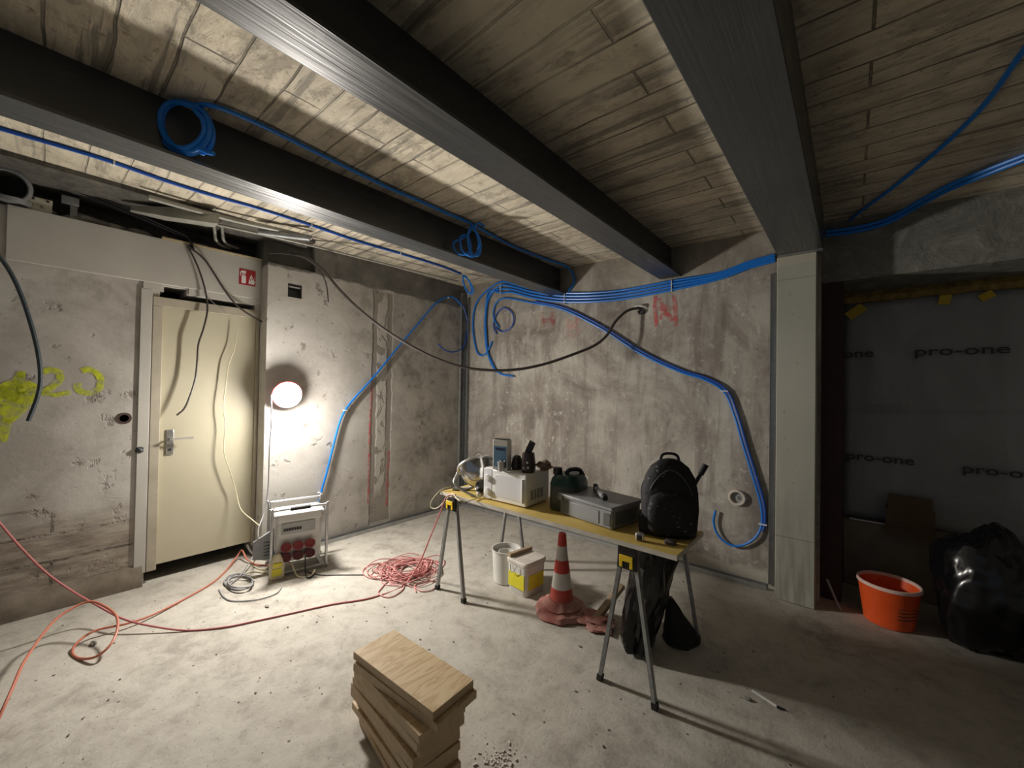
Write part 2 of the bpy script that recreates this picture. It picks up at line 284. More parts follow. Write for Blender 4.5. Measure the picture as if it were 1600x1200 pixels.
# ---------------------------------------------------------------- mesh builder
def lerp(a, b, t): return a+(b-a)*t
def spline(pts, n=8, closed=False):
    P = [V(p) for p in pts]; out = []; L = len(P)
    for i in range(L if closed else L-1):
        if closed: p0, p1, p2, p3 = P[i-1], P[i], P[(i+1) % L], P[(i+2) % L]
        else:
            p1, p2 = P[i], P[i+1]; p0 = P[i-1] if i else p1*2-p2; p3 = P[i+2] if i+2 < L else p2*2-p1
        for k in range(n):
            t = k/n
            out.append(.5*((2*p1)+(p2-p0)*t+(2*p0-5*p1+4*p2-p3)*t*t+(3*p1-p0-3*p2+p3)*t*t*t))
    if not closed: out.append(P[-1])
    return out
class MB:
    def __init__(s): s.v = []; s.f = []
    def add(s, vs, fs):
        k = len(s.v); s.v += [V(v) for v in vs]; s.f += [tuple(i+k for i in f) for f in fs]; return s
    def box(s, c, size, rot=None, taper=1.0):
        x, y, z = [q/2 for q in size]; vs = []
        for dz in (-1, 1):
            t = taper if dz < 0 else 1
            for dx, dy in ((-1, -1), (1, -1), (1, 1), (-1, 1)): vs.append(V((dx*x*t, dy*y*t, dz*z)))
        if rot is not None:
            Mx = rot if isinstance(rot, Matrix) else Matrix.Rotation(rot, 3, 'Z'); vs = [Mx @ v for v in vs]
        return s.add([v+V(c) for v in vs], [(0, 3, 2, 1), (4, 5, 6, 7), (0, 1, 5, 4), (1, 2, 6, 5), (2, 3, 7, 6), (3, 0, 4, 7)])
    def bb(s, a, b): return s.box([(p+q)/2 for p, q in zip(a, b)], [abs(q-p) for p, q in zip(a, b)])
    def beam(s, a, b, wd, ht, up=V((0, 0, 1))):
        a, b = V(a), V(b); d = b-a; L = d.length; z = d.normalized(); x = up.cross(z)
        if x.length < 1e-3: x = V((1, 0, 0)).cross(z)
        x.normalize(); y = z.cross(x); return s.box((a+b)/2, (wd, ht, L), Matrix((x, y, z)).transposed())
    def tube(s, path, r, n=8, cap=True, closed=False):
        P = [V(p) for p in path]; rings = []; k0 = len(s.v); L = len(P); prev = None
        for i, p in enumerate(P):
            if closed: t = (P[(i+1) % L]-P[i-1])
            else: t = P[min(i+1, L-1)]-P[max(i-1, 0)]
            if t.length < 1e-9: t = V((0, 0, 1))
            t.normalize()
            if prev is None:
                a = t.orthogonal().normalized()
            else:
                a = prev - t*prev.dot(t)
                if a.length < 1e-6: a = t.orthogonal()
                a.normalize()
            prev = a; b = t.cross(a); rr = r[i] if isinstance(r, (list, tuple)) else r
            s.v += [p+(a*cos(2*pi*j/n)+b*sin(2*pi*j/n))*rr for j in range(n)]
        for i in range(L if closed else L-1):
            for j in range(n):
                a0 = k0+i*n; b0 = k0+((i+1) % L)*n
                s.f.append((a0+j, a0+(j+1) % n, b0+(j+1) % n, b0+j))
        if cap and not closed:
            s.f.append(tuple(k0+j for j in range(n))[::-1]); s.f.append(tuple(k0+(L-1)*n+j for j in range(n)))
        return s
    def rings(s, rs, cap0=True, cap1=True):
        k0 = len(s.v); n = len(rs[0])
        for r in rs: s.v += [V(p) for p in r]
        for i in range(len(rs)-1):
            for j in range(n): s.f.append((k0+i*n+j, k0+i*n+(j+1) % n, k0+(i+1)*n+(j+1) % n, k0+(i+1)*n+j))
        if cap0: s.f.append(tuple(k0+j for j in range(n))[::-1])
        if cap1: s.f.append(tuple(k0+(len(rs)-1)*n+j for j in range(n)))
        return s
    def lathe(s, prof, c=(0, 0, 0), n=32, M=None, cap0=True, cap1=True):
        c = V(c); M = M or Matrix.Identity(3)
        return s.rings([[c+M@V((r*cos(2*pi*j/n), r*sin(2*pi*j/n), z)) for j in range(n)] for r, z in prof], cap0, cap1)
    def loft(s, secs, n=28, c=(0, 0, 0)):    # (z, half width, half depth, exponent, dx, dy)
        rs = []
        for q in secs:
            z, a, b, e = q[:4]; dx, dy = (q[4:6] if len(q) > 4 else (0, 0)); ring = []
            for j in range(n):
                t = 2*pi*j/n; ct, st = cos(t), sin(t)
                ring.append(V((c[0]+dx+a*math.copysign(abs(ct)**(2/e), ct), c[1]+dy+b*math.copysign(abs(st)**(2/e), st), c[2]+z)))
            rs.append(ring)
        return s.rings(rs)
    def prism(s, poly, a, axis):             # poly of 2d points extruded by vector axis, a maps 2d->3d
        n = len(poly); lo = [V(a(*p)) for p in poly]; hi = [p+V(axis) for p in lo]
        return s.add(lo+hi, [tuple(range(n))[::-1], tuple(range(n, 2*n))]+[(i, (i+1) % n, n+(i+1) % n, n+i) for i in range(n)])
    def build(s, name, m_, parent=None, bevel=0, world=False, smooth=True, ang=38, jitter=0):
        off = V((0, 0, 0))
        if parent is None:
            xs = [v.x for v in s.v]; ys = [v.y for v in s.v]; zs = [v.z for v in s.v]
            off = V(((min(xs)+max(xs))/2, (min(ys)+max(ys))/2, min(zs)))
            vs = [v-off for v in s.v]
        elif world:
            p = parent; L = Matrix.Identity(4)
            while p: L = Matrix.LocRotScale(p.location, p.rotation_euler, None) @ L; p = p.parent
            Li = L.inverted(); vs = [Li @ v for v in s.v]
        else: vs = s.v
        if jitter: vs = [v+V((noise.noise(v*9), noise.noise(v*9+V((7, 3, 1))), noise.noise(v*9+V((2, 9, 5)))))*jitter for v in vs]
        me = bpy.data.meshes.new(name); me.from_pydata([tuple(v) for v in vs], [], s.f); me.update()
        if smooth:
            me.shade_smooth(); me.set_sharp_from_angle(angle=R(ang))
        o = bpy.data.objects.new(name, me); C.objects.link(o); o.location = off; o.parent = parent
        me.materials.append(M_[m_] if isinstance(m_, str) else m_)
        if bevel:
            b = o.modifiers.new('bevel', 'BEVEL'); b.width = bevel; b.segments = 2; b.limit_method = 'ANGLE'; b.angle_limit = R(40)
        return o
def tag(o, label, cat, group=None):
    o['label'] = label; o['category'] = cat
    if group: o['group'] = group
    return o
def thing(name, label, cat, loc=(0, 0, 0), rz=0, group=None):
    o = bpy.data.objects.new(name, None); C.objects.link(o); o.empty_display_size = .05
    o.location = loc; o.rotation_euler = (0, 0, rz); return tag(o, label, cat, group)
def st(o): o['kind'] = 'structure'; return o
def copy_tree(o, parent=None):
    c = o.copy(); C.objects.link(c); c.parent = parent
    for ch in list(o.children): copy_tree(ch, c)
    return c
def cable(name, label, cat, pts, r, m_, n=8, group=None, seg=8, parent=None):
    b = MB(); b.tube(spline(pts, seg), r, n); o = b.build(name, m_, parent)
    return tag(o, label, cat, group) if parent is None else o

# ================================================================ THE SETTING
YB = -6.4; XR = 7.6
MB().bb((-1.6, YB, -.15), (XR, 1.2, 0)).build('floor', 'floor', smooth=False)['kind'] = 'structure'
b = MB(); b.prism([(-1.6, cz(-1.6)), (XR, cz(XR)), (XR, 3.1), (-1.6, 3.1)], lambda x, z: (x, YB, z), (0, 1.2-YB, 0)); st(b.build('ceiling', 'ceil', smooth=False))

def slab_x(name, x0, x1, ys, zs, holes, m_):     # wall of constant x, cut by rectangular holes
    b = MB(); Y = sorted({*ys, *[q for h in holes for q in h[:2]]}); Z = sorted({*zs, *[q for h in holes for q in h[2:]]})
    for i in range(len(Y)-1):
        for j in range(len(Z)-1):
            cy, c_z = (Y[i]+Y[i+1])/2, (Z[j]+Z[j+1])/2
            if any(h[0] < cy < h[1] and h[2] < c_z < h[3] for h in holes): continue
            b.bb((x0, Y[i], Z[j]), (x1, Y[i+1], Z[j+1]))
    return st(b.build(name, m_, smooth=False))
OPZ = uy(1318, 438.75, .20).z; SILL = .495; STEP = -2.247; XL = -.17; LEDGE = 2.53
slab_x('wall_left', -.30, 0, (STEP, 0), (0, 2.5), [(-2.089, -1.971, 2.236, 2.358)], 'left')
b = MB(); b.bb((-.30, -1.86, 2.5), (0, 0, 2.8)); b.bb((-.30, STEP, 2.5), (-.10, -1.86, 2.8)); st(b.build('wall_left.001', 'left', smooth=False))
slab_x('wall_left.002', -.42, XL, (YB, STEP), (0, LEDGE), [(-2.955, -2.25, 0, 2.105), (-2.907, -2.288, 2.105, 2.145), (-2.885, -2.75, 2.145, 2.19),
       (-3.110, -3.050, 1.180, 1.240)], 'left')
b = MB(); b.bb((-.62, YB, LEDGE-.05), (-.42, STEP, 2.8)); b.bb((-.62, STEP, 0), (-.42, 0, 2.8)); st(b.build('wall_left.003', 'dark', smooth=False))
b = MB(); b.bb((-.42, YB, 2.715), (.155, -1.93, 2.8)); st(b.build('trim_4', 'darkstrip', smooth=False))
b = MB(); b.bb((-1.6, YB, 0), (-1.5, 1.2, 2.8)); st(b.build('wall_corridor', 'void', smooth=False))
# back wall, slightly out of square
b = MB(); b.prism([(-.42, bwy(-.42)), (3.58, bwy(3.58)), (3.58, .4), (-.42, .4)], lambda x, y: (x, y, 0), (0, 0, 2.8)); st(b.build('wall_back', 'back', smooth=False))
b = MB(); b.bb((-1.6, .4, 0), (3.56, 1.2, 2.8)); st(b.build('wall_back.001', 'dark', smooth=False))
b = MB(); b.bb((3.56, .20, 0), (3.70, 1.1, OPZ)); st(b.build('wall_passage', 'red', smooth=False))
b = MB(); b.bb((3.56, .20, OPZ), (XR, 1.1, 2.8)); st(b.build('wall_lintel', 'lintel', smooth=False))
b = MB(); b.bb((3.70, .60, 0), (XR, 1.1, SILL)); st(b.build('wall_niche', 'sill', bevel=.008))
b = MB(); b.bb((3.70, .92, SILL), (XR, 1.1, OPZ)); st(b.build('wall_niche.001', 'dark', smooth=False))
b = MB(); b.bb((XR, YB, 0), (XR+.1, 1.2, 2.8)); st(b.build('wall_right', 'board', smooth=False))
b = MB(); b.bb((-1.6, 1.1, 0), (XR, 1.2, 2.8)); st(b.build('wall_back.002', 'dark', smooth=False))

# column
b = MB(); b.bb((3.335, -.05, 0), (3.565, .2, 2.438)); st(b.build('concrete_column', 'column', bevel=.006))
# steel beams
def ibeam(name, xc, wd, zb, y1, label):
    b = MB(); t = thing(name, label, 'steel beam', (xc, YB, zb)); t['kind'] = 'structure'
    z1 = cz(xc)+.04 - zb; L = y1-YB
    MB().bb((-wd/2, 0, 0), (wd/2, L, .014)).build('bottom_flange', 'steel', t, smooth=False)
    MB().bb((-.005, 0, .014), (.005, L, z1)).build('web', 'steel', t, smooth=False)
    return t
ibeam('steel_beam', 1.41, .18, 2.452, .06, 'narrow dark grey steel beam nearest the left wall')
ibeam('steel_beam', 2.542, .18, 2.452, .10, 'dark grey steel beam running to the middle of the back wall')
t = thing('steel_beam', 'wide grey steel box beam resting on the concrete column', 'steel beam', (3.47, YB, 2.44)); t['kind'] = 'structure'
MB().bb((-.128, 0, .0), (.128, -YB, .33)).build('box_section', 'steel', t, smooth=False, bevel=.004)
MB().bb((-.128, -YB-.09, -.006), (.128, -YB-.0, 0)).build('bearing_plate', 'galvd', t)

# ---------------------------------------------------------------- door in the left wall
d = bpy.data.objects.new('door_1', None); C.objects.link(d); d.location = (XL, -2.58, 0); d['kind'] = 'structure'
b = MB()
for y0, y1 in ((-2.945, -2.888), (-2.272, -2.25)): b.bb((XL-.08, y0, .085), (XL+.012, y1, 2.035))
b.bb((XL-.08, -2.945, 2.035), (XL+.012, -2.25, 2.103)); b.build('door_frame', 'frame', d, bevel=.003, world=True)
MB().bb((XL-.06, -2.888, .115), (XL-.015, -2.272, 2.035)).build('door_leaf', 'cream', d, bevel=.002, world=True)
p = uz(267, 668, 1.2); yh = ux(266, 690, XL).y; zh = ux(266, 690, XL).z
h = MB().bb((XL-.017, yh-.022, zh-.10), (XL-.006, yh+.022, zh+.09)).build('handle_plate', 'chrome', d, bevel=.003, world=True)
MB().tube(spline([(XL-.01, yh, zh+.02), (XL+.045, yh, zh+.02), (XL+.05, yh+.02, zh+.022), (XL+.05, yh+.13, zh+.024)], 5), .0085).build('door_handle', 'chrome', h, world=True)
MB().lathe([(.009, 0), (.009, .004)], (0, 0, 0), 12, Matrix.Rotation(pi/2, 3, 'Y')).build('keyhole', 'black', h).location = (XL-.006-d.location.x, yh-d.location.y, zh-.06)
b = MB(); b.bb((XL-.01, -3.012, .085), (XL+.012, -2.948, 2.15)); st(b.build('trim_1', 'board', bevel=.003))
b = MB(); b.bb((XL-.02, -3.62, 2.20), (XL+.018, STEP, LEDGE+.004)); st(b.build('trim_2', 'board', bevel=.003))
b = MB(); b.bb((XL-.02, -3.00, 2.15), (XL+.011, -2.92, 2.20)); b.bb((XL-.02, -2.74, 2.15), (XL+.011, STEP, 2.20)); st(b.build('trim_3', 'board', smooth=False))
# uneven worn kerb at the base of the wall left of the door
b = MB(); rs = []
for i in range(41):
    y = lerp(YB, -2.965, i/40); q = .012*noise.noise(V((y*3, 1, 4)))
    rs.append([(XL, y, 0), (XL+.045+q, y, 0), (XL+.040+q, y, .05+q), (XL+.012, y, .14+2*q), (XL, y, .15+2*q)])
b.rings(rs); st(b.build('baseboard_left', m_noisy('worn brown kerb', (.15, .12, .09), (.27, .23, .18), 7, .9, 0, .6), jitter=.004))

# ---------------------------------------------------------------- metal stud tracks
def track(name, a, b_, wd, h, m_, label):        # U channel
    a, b_ = V(a), V(b_); t = MB(); d_ = (b_-a).normalized(); n = V((0, 0, 1)).cross(d_).normalized()
    t.beam(a+V((0, 0, .001)), b_+V((0, 0, .001)), wd, .0015)
    for s_ in (-1, 1): t.beam(a+n*s_*wd/2+V((0, 0, h/2)), b_+n*s_*wd/2+V((0, 0, h/2)), .0015, h)
    return tag(t.build(name, m_, smooth=False), label, 'metal track')
track('floor_track', (.035, -1.93, 0), (.035, -.065, 0), .05, .035, 'galv', 'galvanised floor track along the foot of the left wall')
track('floor_track', (.05, bwy(0)-.03, 0), (3.27, bwy(3.27)-.03, 0), .05, .035, 'galv', 'galvanised floor track along the foot of the back wall')
def stud(name, x, y, nx, ny, wd, dp, z0, z1, m_, label):   # vertical C channel, back to the wall, opening along (nx,ny)
    t = MB(); n = V((nx, ny, 0)).normalized(); u = V((-n.y, n.x, 0)); a = math.atan2(u.y, u.x)
    t.box(V((x, y, (z0+z1)/2)), (wd, .0015, z1-z0), a)
    for s_ in (-1, 1): t.box(V((x, y, (z0+z1)/2))+u*s_*wd/2+n*dp/2, (.0015, dp, z1-z0), a)
    return tag(t.build(name, m_, smooth=False), label, 'metal track')
stud('wall_stud', .004, -.06, 1, 0, .05, .035, .035, 2.66, 'galv', 'upright galvanised stud in the wall corner, on the left wall')
stud('wall_stud', .075, -.006, 0, -1, .05, .035, .035, 2.60, 'galvd', 'dull upright stud in the wall corner, on the back wall')
stud('wall_stud', 3.30, .086, 0, -1, .035, .028, .035, 2.36, 'galv', 'upright galvanised stud beside the concrete column')

# ---------------------------------------------------------------- ledge above the left wall: rubble, pipes, boxes
def lump(b, c, r, sq=(1, 1, .7), seed=0, n=12, amp=.35):
    rs = []
    for i in range(1, n):
        th = pi*i/n; ring = []
        for j in range(n*2):
            ph = 2*pi*j/(n*2); q = V((sin(th)*cos(ph), sin(th)*sin(ph), -cos(th)))
            k = 1+amp*noise.noise(q*1.7+V((seed*3.1, seed, 0)))+amp*.4*noise.noise(q*5+V((seed, 4, 0)))
            ring.append(V(c)+V((q.x*sq[0], q.y*sq[1], q.z*sq[2]))*r*k)
        rs.append(ring)
    b.rings(rs)
for i, (px, py, r, lab) in enumerate(((42, 333, .075, 'large grey mortar lump on the ledge below the round duct'), (135, 350, .065, 'grey mortar lump on the ledge beside the bracket foot'),
        (178, 352, .05, 'pale mortar lump leaning on its neighbour on the ledge'), (217, 362, .05, 'flat pale mortar lump on the ledge left of the cables'),
        (425, 408, .035, 'small pale lump on the ledge end by the fire sign'), (315, 375, .05, 'grey mortar lump on the ledge right of the hanging cables'))):
    q = ux(px, py, -.24); b = MB(); lump(b, (q.x, q.y, LEDGE+r*.45), r, (1, 1.5, .62), i+1); tag(b.build('mortar_lump', 'stone'), lab, 'rubble')
a0 = ux(252, 384, XL+.005); a1 = ux(414, 414, XL+.005)
tag(MB().beam((XL+.008, a0.y, LEDGE+.013), (XL+.008, a1.y, LEDGE+.013), .04, .016).build('wooden_lath', 'lath', bevel=.002), 'pale timber lath lying along the top of the white board', 'lath')
q = ux(14, 275, -.12)
t = thing('duct_collar', 'dark round duct opening with grey collar at the top left', 'duct', (q.x, q.y, 2.66))
Mx = V((.95, -.1, -.35)).to_track_quat('Z', 'Y').to_matrix()
MB().lathe([(.085, -.12), (.085, .02), (.10, .025), (.10, .045), (.085, .048), (.078, .04), (.078, -.12)], (0, 0, -.02), 32, Mx).build('collar', 'galvd', t)
MB().lathe([(.078, -.115), (.077, -.11)], (0, 0, -.02), 32, Mx).build('duct_inside', 'black', t)
q = ux(14, 302, -.16); b = MB(); b.lathe([(.075, -.02), (.09, -.015), (.09, .01), (.07, .012)], (q.x, q.y, LEDGE+.035), 28, Matrix.Rotation(R(8), 3, 'Y'), cap0=False, cap1=False); tag(b.build('pipe_ring', 'galvd'), 'loose grey pipe ring lying under the round duct', 'pipe ring')
q = ux(64, 296, -.2)
t = thing('junction_box', 'ivory junction box with two screw holes on the ledge', 'junction box', (q.x, q.y, LEDGE+.005), R(90))
MB().bb((-.05, -.03, 0), (.05, .03, .09)).build('box_body', 'jbox', t, bevel=.005)
for s_ in (-.03, .03): MB().lathe([(.008, -.032), (.008, -.03)], (0, 0, 0), 12, Matrix.Rotation(pi/2, 3, 'X')).build('screw_hole', 'dgrey', t).location = (s_, -.063, .075)
q = ux(110, 302, -.2)
t = thing('pipe_bracket', 'grey steel bracket standing on the ledge beside the ivory box', 'bracket', (q.x, q.y, LEDGE), R(90))
MB().bb((-.04, -.02, .10), (.04, .03, .155)).build('bracket_head', 'galvd', t, bevel=.004)
MB().bb((.0, -.01, 0), (.035, .02, .10)).build('bracket_leg', 'galvd', t, bevel=.003)
# long pipes under the slab edge
def pl(pts, x): return [ux(p[0], p[1], p[2] if len(p) > 2 else x) for p in pts]
tag(MB().tube(spline([uz(p[0], p[1], 2.69) for p in ((232, 308), (300, 327), (370, 345), (430, 358), (487, 372))], 4), .017, 12).build('conduit_pipe', 'pipe'), 'long grey conduit pipe under the slab edge above the fire sign', 'pipe')
tag(MB().tube(spline([uz(p[0], p[1], 2.665) for p in ((340, 351), (400, 364), (480, 382), (600, 412), (716, 440))], 4), .010, 10).build('conduit_pipe', 'pipe'), 'thin grey pipe running along the slab edge into the corner', 'pipe')
t = MB(); q0, q1 = uz(205, 326, 2.67), uz(338, 342, 2.67); d_ = (q1-q0)
t.rings([[q0+V((0, 0, s*.015)) + V((c_*.02, 0, 0)) for s, c_ in ((-1, -1), (-1, 1), (1, 1), (1, -1))], [q0+d_*.4+V((c_*.05, 0, s*.03)) for s, c_ in ((-1.4, -1), (-1.2, 1), (1, 1), (1, -1))],
         [q1+V((c_*.05, 0, s*.03)) for s, c_ in ((-1.6, -1), (-1.6, 1), (1, 1), (1, -1))]])
tag(t.build('mortar_haunch', 'pipe', jitter=.01), 'bent pale sheet metal strip wedged under the slab edge', 'metal strip')
tag(MB().tube(spline([uz(*p) for p in ((404, 362, 2.66), (450, 368, 2.66), (484, 372, 2.655))], 4), .024, 12).build('cable_sleeve', 'galvd'), 'short thick steel sleeve at the end of the long grey conduit', 'pipe')
for k, lab in ((0, 'left one of two bent grey conduits dropping onto the ledge'), (1, 'right one of two bent grey conduits dropping onto the ledge')):
    dx = k*12
    tag(MB().tube(spline([uz(332+dx, 344+dx*.2, 2.68), ux(335+dx, 357, -.10), ux(337+dx, 374, -.16), ux(345+dx, 383, -.2), ux(360+dx, 388, -.24)], 6), .012, 10).build('bent_conduit', 'pipe'), lab, 'pipe')
q = ux(462, 453, 0)
t = thing('flush_socket_box', 'grey flush socket box sunk in the plaster right of the fire sign', 'socket box', (-.05, -2.03, 2.238)); t.scale = (1, 1.38, 1.58)
b = MB(); b.bb((0, -.042, 0), (.045, -.038, .075)); b.bb((0, .038, 0), (.045, .042, .075)); b.bb((0, -.042, 0), (.045, .042, .004)); b.bb((0, -.042, .071), (.045, .042, .075)); b.bb((-.01, -.042, 0), (0, .042, .075)); b.build('box_shell', 'dgrey', t, smooth=False)
MB().bb((.03, -.034, .054), (.04, .034, .062)).build('metal_strap', 'chrome', t)
q = ux(193, 656, XL)
t = thing('wall_socket_hole', 'round dark conduit socket in the wall left of the door', 'socket box', (XL-.04, -3.08, 1.21))
MB().lathe([(.029, 0), (.029, .038), (.040, .040), (.040, .044), (.025, .044), (.025, 0)], (0, 0, 0), 20, Matrix.Rotation(pi/2, 3, 'Y')).build('socket_ring', m_noisy('rusty brown socket', (.06, .035, .03), (.10, .06, .05), 20), t)
q = ux(218, 703, XL+.012); b = MB(); lump(b, (XL+.012, q.y, q.z), .022, (.5, 1, 1), 9); tag(b.build('plugged_hole', 'dgrey'), 'dark plugged hole at the door casing edge', 'plug')

# fire extinguisher sign
q0, q1 = ux(374, 419, XL+.02), ux(399, 448, XL+.02); cy, c_z = (q0.y+q1.y)/2, (q0.z+q1.z)/2; hw = (q1.y-q0.y)/2; hh = (q0.z-q1.z)/2
t = thing('fire_sign', 'small red and white fire extinguisher sign above the door', 'sign', (XL+.018, cy, c_z))
pl_ = MB().bb((0, -hw*1.0, -hh), (.003, hw, hh)).build('sign_plate', 'sign', t)
b = MB(); X = .0034
b.bb((X-.0005, -hw*.72, -hh*.82), (X, -hw*.18, hh*.12)); b.bb((X-.0005, -hw*.62, hh*.12), (X, -hw*.5, hh*.5)); b.bb((X-.0005, -hw*.38, hh*.12), (X, -hw*.28, hh*.5)); b.bb((X-.0005, -hw*.78, hh*.5), (X, -hw*.2, hh*.78)); b.bb((X-.0005, -hw*.9, hh*.1), (X, -hw*.8, hh*.6))
b.build('extinguisher_symbol', 'signw', pl_, smooth=False)
b = MB()
for i, (y0, z0, s_) in enumerate(((.25, -.8, 1.0), (.5, -.8, 1.3), (.72, -.8, 1.1), (.40, -.1, .7))):
    a_ = lambda y, z: (X-.0005, y, z); k = hw
    b.prism([(hw*y0-.10*k, hh*z0), (hw*y0+.10*k, hh*z0), (hw*y0+.20*k, hh*(z0+.35*s_)), (hw*y0+.08*k, hh*(z0+.5*s_)), (hw*y0+.16*k, hh*(z0+.9*s_)), (hw*y0-.06*k, hh*(z0+.5*s_))], a_, (.0006, 0, 0))
b.build('flame_symbol', 'signw', pl_, smooth=False)

# spray paint
def stroke(b, pts, wd, nrm, seg=6):
    P = spline(pts, seg); n = V(nrm).normalized(); L = []; Rr = []
    for i, p in enumerate(P):
        t = (P[min(i+1, len(P)-1)]-P[max(i-1, 0)]).normalized(); s_ = n.cross(t).normalized()*wd/2
        L.append(p+s_); Rr.append(p-s_)
    k = len(P); b.add(L+Rr, [(i, i+1, k+i+1, k+i) for i in range(k-1)])
def yl(pts): return [ux(x, y, XL+.003) for x, y in pts]
b = MB(); nx = (1, 0, 0)
stroke(b, yl([(0, 633), (20, 606), (45, 612), (20, 640), (0, 655)]), .10, nx); stroke(b, yl([(-8, 610), (15, 615), (40, 625)]), .07, nx)
stroke(b, yl([(4, 622), (22, 600), (34, 582)]), .035, nx); stroke(b, yl([(34, 580), (33, 596), (30, 607)]), .03, nx); stroke(b, yl([(10, 655), (5, 675), (0, 690)]), .05, nx)
stroke(b, yl([(66, 583), (78, 578), (93, 583), (92, 596), (78, 607), (66, 614)]), .036, nx); stroke(b, yl([(64, 614), (85, 617), (110, 613)]), .03, nx)
stroke(b, yl([(128, 580), (140, 577), (155, 587), (157, 602), (148, 612), (130, 613), (121, 606), (122, 598)]), .036, nx)
tag(b.build('sprayed_number', 'ypaint', smooth=False), 'neon yellow sprayed number on the white wall left of the door', 'spray paint')
for k, pts, wd, lab in ((0, [(581, 606), (579, 640), (577, 690), (576, 740), (575, 786)], .020, 'long red sprayed line on the left wall, nearer the door'), (1, [(608, 705), (606, 735), (605, 760), (604, 790)], .024, 'short faded red sprayed line on the left wall, nearer the corner')):
    b = MB(); stroke(b, [ux(x, y, .003) for x, y in pts], wd, nx); tag(b.build('sprayed_line', 'rpaint', smooth=False), lab, 'spray paint')
b = MB(); ny = (0, -1, 0)
for pts in ([(1024, 462), (1023, 485), (1026, 510)], [(1053, 461), (1055, 485), (1056, 510)], [(1026, 480), (1040, 484), (1053, 480)], [(1030, 498), (1040, 490), (1052, 500)], [(1040, 476), (1040, 495)], [(1030, 466), (1036, 480)]):
    stroke(b, [ub(x, y, .003) for x, y in pts], .035, ny)
tag(b.build('sprayed_mark', 'rpaint', smooth=False), 'red sprayed letter mark below the blue conduits, right of the cable end', 'spray paint')
b = MB()
for pts in ([(846, 488), (848, 512)], [(862, 486), (864, 514)], [(846, 500), (868, 502)]): stroke(b, [ub(x, y, .003) for x, y in pts], .05, ny)
tag(b.build('sprayed_mark', m_paint('faded red spray paint', (.45, .10, .09), .45, .75), smooth=False), 'faint pink sprayed mark on the back wall left of the cable end', 'spray paint')

# ---------------------------------------------------------------- blue conduits
RC = .0105
def tie(b, P, T, w_, h_, dep):    # a strap around a bundle: P centre, T direction
    T = T.normalized(); b.box(P, (w_, dep, h_), Matrix((T, V((0, 0, 1)).cross(T).normalized()*-1, T.cross(V((0, 0, 1)).cross(T)*-1).normalized())).transposed())
c1 = cable('blue_conduit', 'blue conduit clipped to the ceiling between the left wall and first beam', 'conduit', [uc(x, y, .012) for x, y in ((-60, 182), (0, 201), (120, 236), (180, 255), (260, 283), (330, 305), (400, 325), (486, 352), (560, 377), (625, 396), (690, 416), (720, 428))], RC, 'blued')
for x, y in ((178, 255), (486, 352), (625, 396)):
    q = uc(x, y, .012); b = MB(); b.box(q, (.035, .008, .028)); b.build('clip', 'tie', c1, world=True)
n_ = V((fwd.x, fwd.y, 0)).normalized()
P0 = uc(724, 430, .03); P0.y = min(P0.y, -.13)
b = MB(); pts = [uvp(x, y, P0, n_) for x, y in ((722, 430), (728, 432), (738, 448), (739, 458), (732, 457), (724, 442), (725, 432), (732, 438), (737, 452), (733, 459), (727, 450), (724, 438))]
tag(b.tube(spline([p+n_*.012*sin(i*2) for i, p in enumerate(pts)], 6), RC*.8, 8).build('conduit_coil', 'blue'), 'small blue conduit coil hanging at the ceiling in the wall corner', 'conduit')
c2 = cable('blue_conduit', 'blue conduit crossing the ceiling between first and second beam', 'conduit', [uc(x, y, .021) for x, y in ((303, 164), (335, 166), (400, 192), (500, 241), (600, 290), (660, 316), (700, 334), (735, 349), (800, 384), (850, 404), (880, 414))] + [ub(893, 425, .03), ub(897, 440, .03), ub(888, 455, .02)], RC, 'blue')
P1 = uc(303, 164, .03)
b = MB(); turns = []
for k in range(4):
    for j in range(14):
        a_ = 2*pi*j/14; rr = 1+.07*(k-1)+.03*sin(3*a_+k)
        x = 286+37*rr*cos(a_-.9)+4*sin(k*2); y = 198+37*rr*sin(a_-.9)*1.02+(6*cos(a_-.9))
        turns.append(uvp(x, y, P1, n_)+n_*(.010*(k-1)+.004*sin(a_*2)))
tail = [uvp(x, y, P1, n_) for x, y in ((312, 232), (325, 238), (334, 240))]
tag(b.tube(spline([uvp(310, 166, P1, n_)]+turns[:-9]+tail, 5), RC, 8).build('conduit_coil', 'blue'), 'large bright blue conduit coil hanging under the ceiling at the left', 'conduit')
P2 = uc(737, 350, .03); b = MB()
pts = [uvp(x, y, P2, n_) for x, y in ((737, 350), (733, 362), (722, 372), (709, 380), (713, 395), (728, 397), (735, 385), (730, 368), (720, 372), (722, 392), (738, 400), (748, 388), (745, 366), (736, 356), (731, 375), (737, 396), (749, 396), (750, 376), (742, 358), (748, 349), (757, 353))]
tag(b.tube(spline([p+n_*.015*sin(i*1.3) for i, p in enumerate(pts)], 6), RC*.85, 8).build('conduit_coil', 'blue'), 'looped blue conduit coil hanging under the ceiling beside the first beam end', 'conduit')
# wall conduits on the left wall
c3 = cable('blue_conduit', 'blue conduit curving down the left wall to the power box', 'conduit', [ux(x, y, .022) for x, y in ((722, 478), (712, 467), (700, 464), (680, 475), (650, 510), (620, 545), (585, 588), (555, 621), (540, 640), (530, 662), (520, 700), (510, 740), (501, 772), (497, 790))], RC*.95, 'blue')
for x, y in ((700, 465), (539, 641), (499, 770)):
    b = MB(); q = ux(x, y, .02); b.box(q, (.03, .028, .009)); b.build('clip', 'tie', c3, world=True)
cable('blue_conduit', 'thin blue conduit end curling across the corner below the ceiling coil', 'conduit', [ux(x, y, .06) for x, y in ((724, 478), (731, 505), (727, 535), (718, 547), (705, 550), (694, 546), (685, 538))], RC*.7, 'blued')
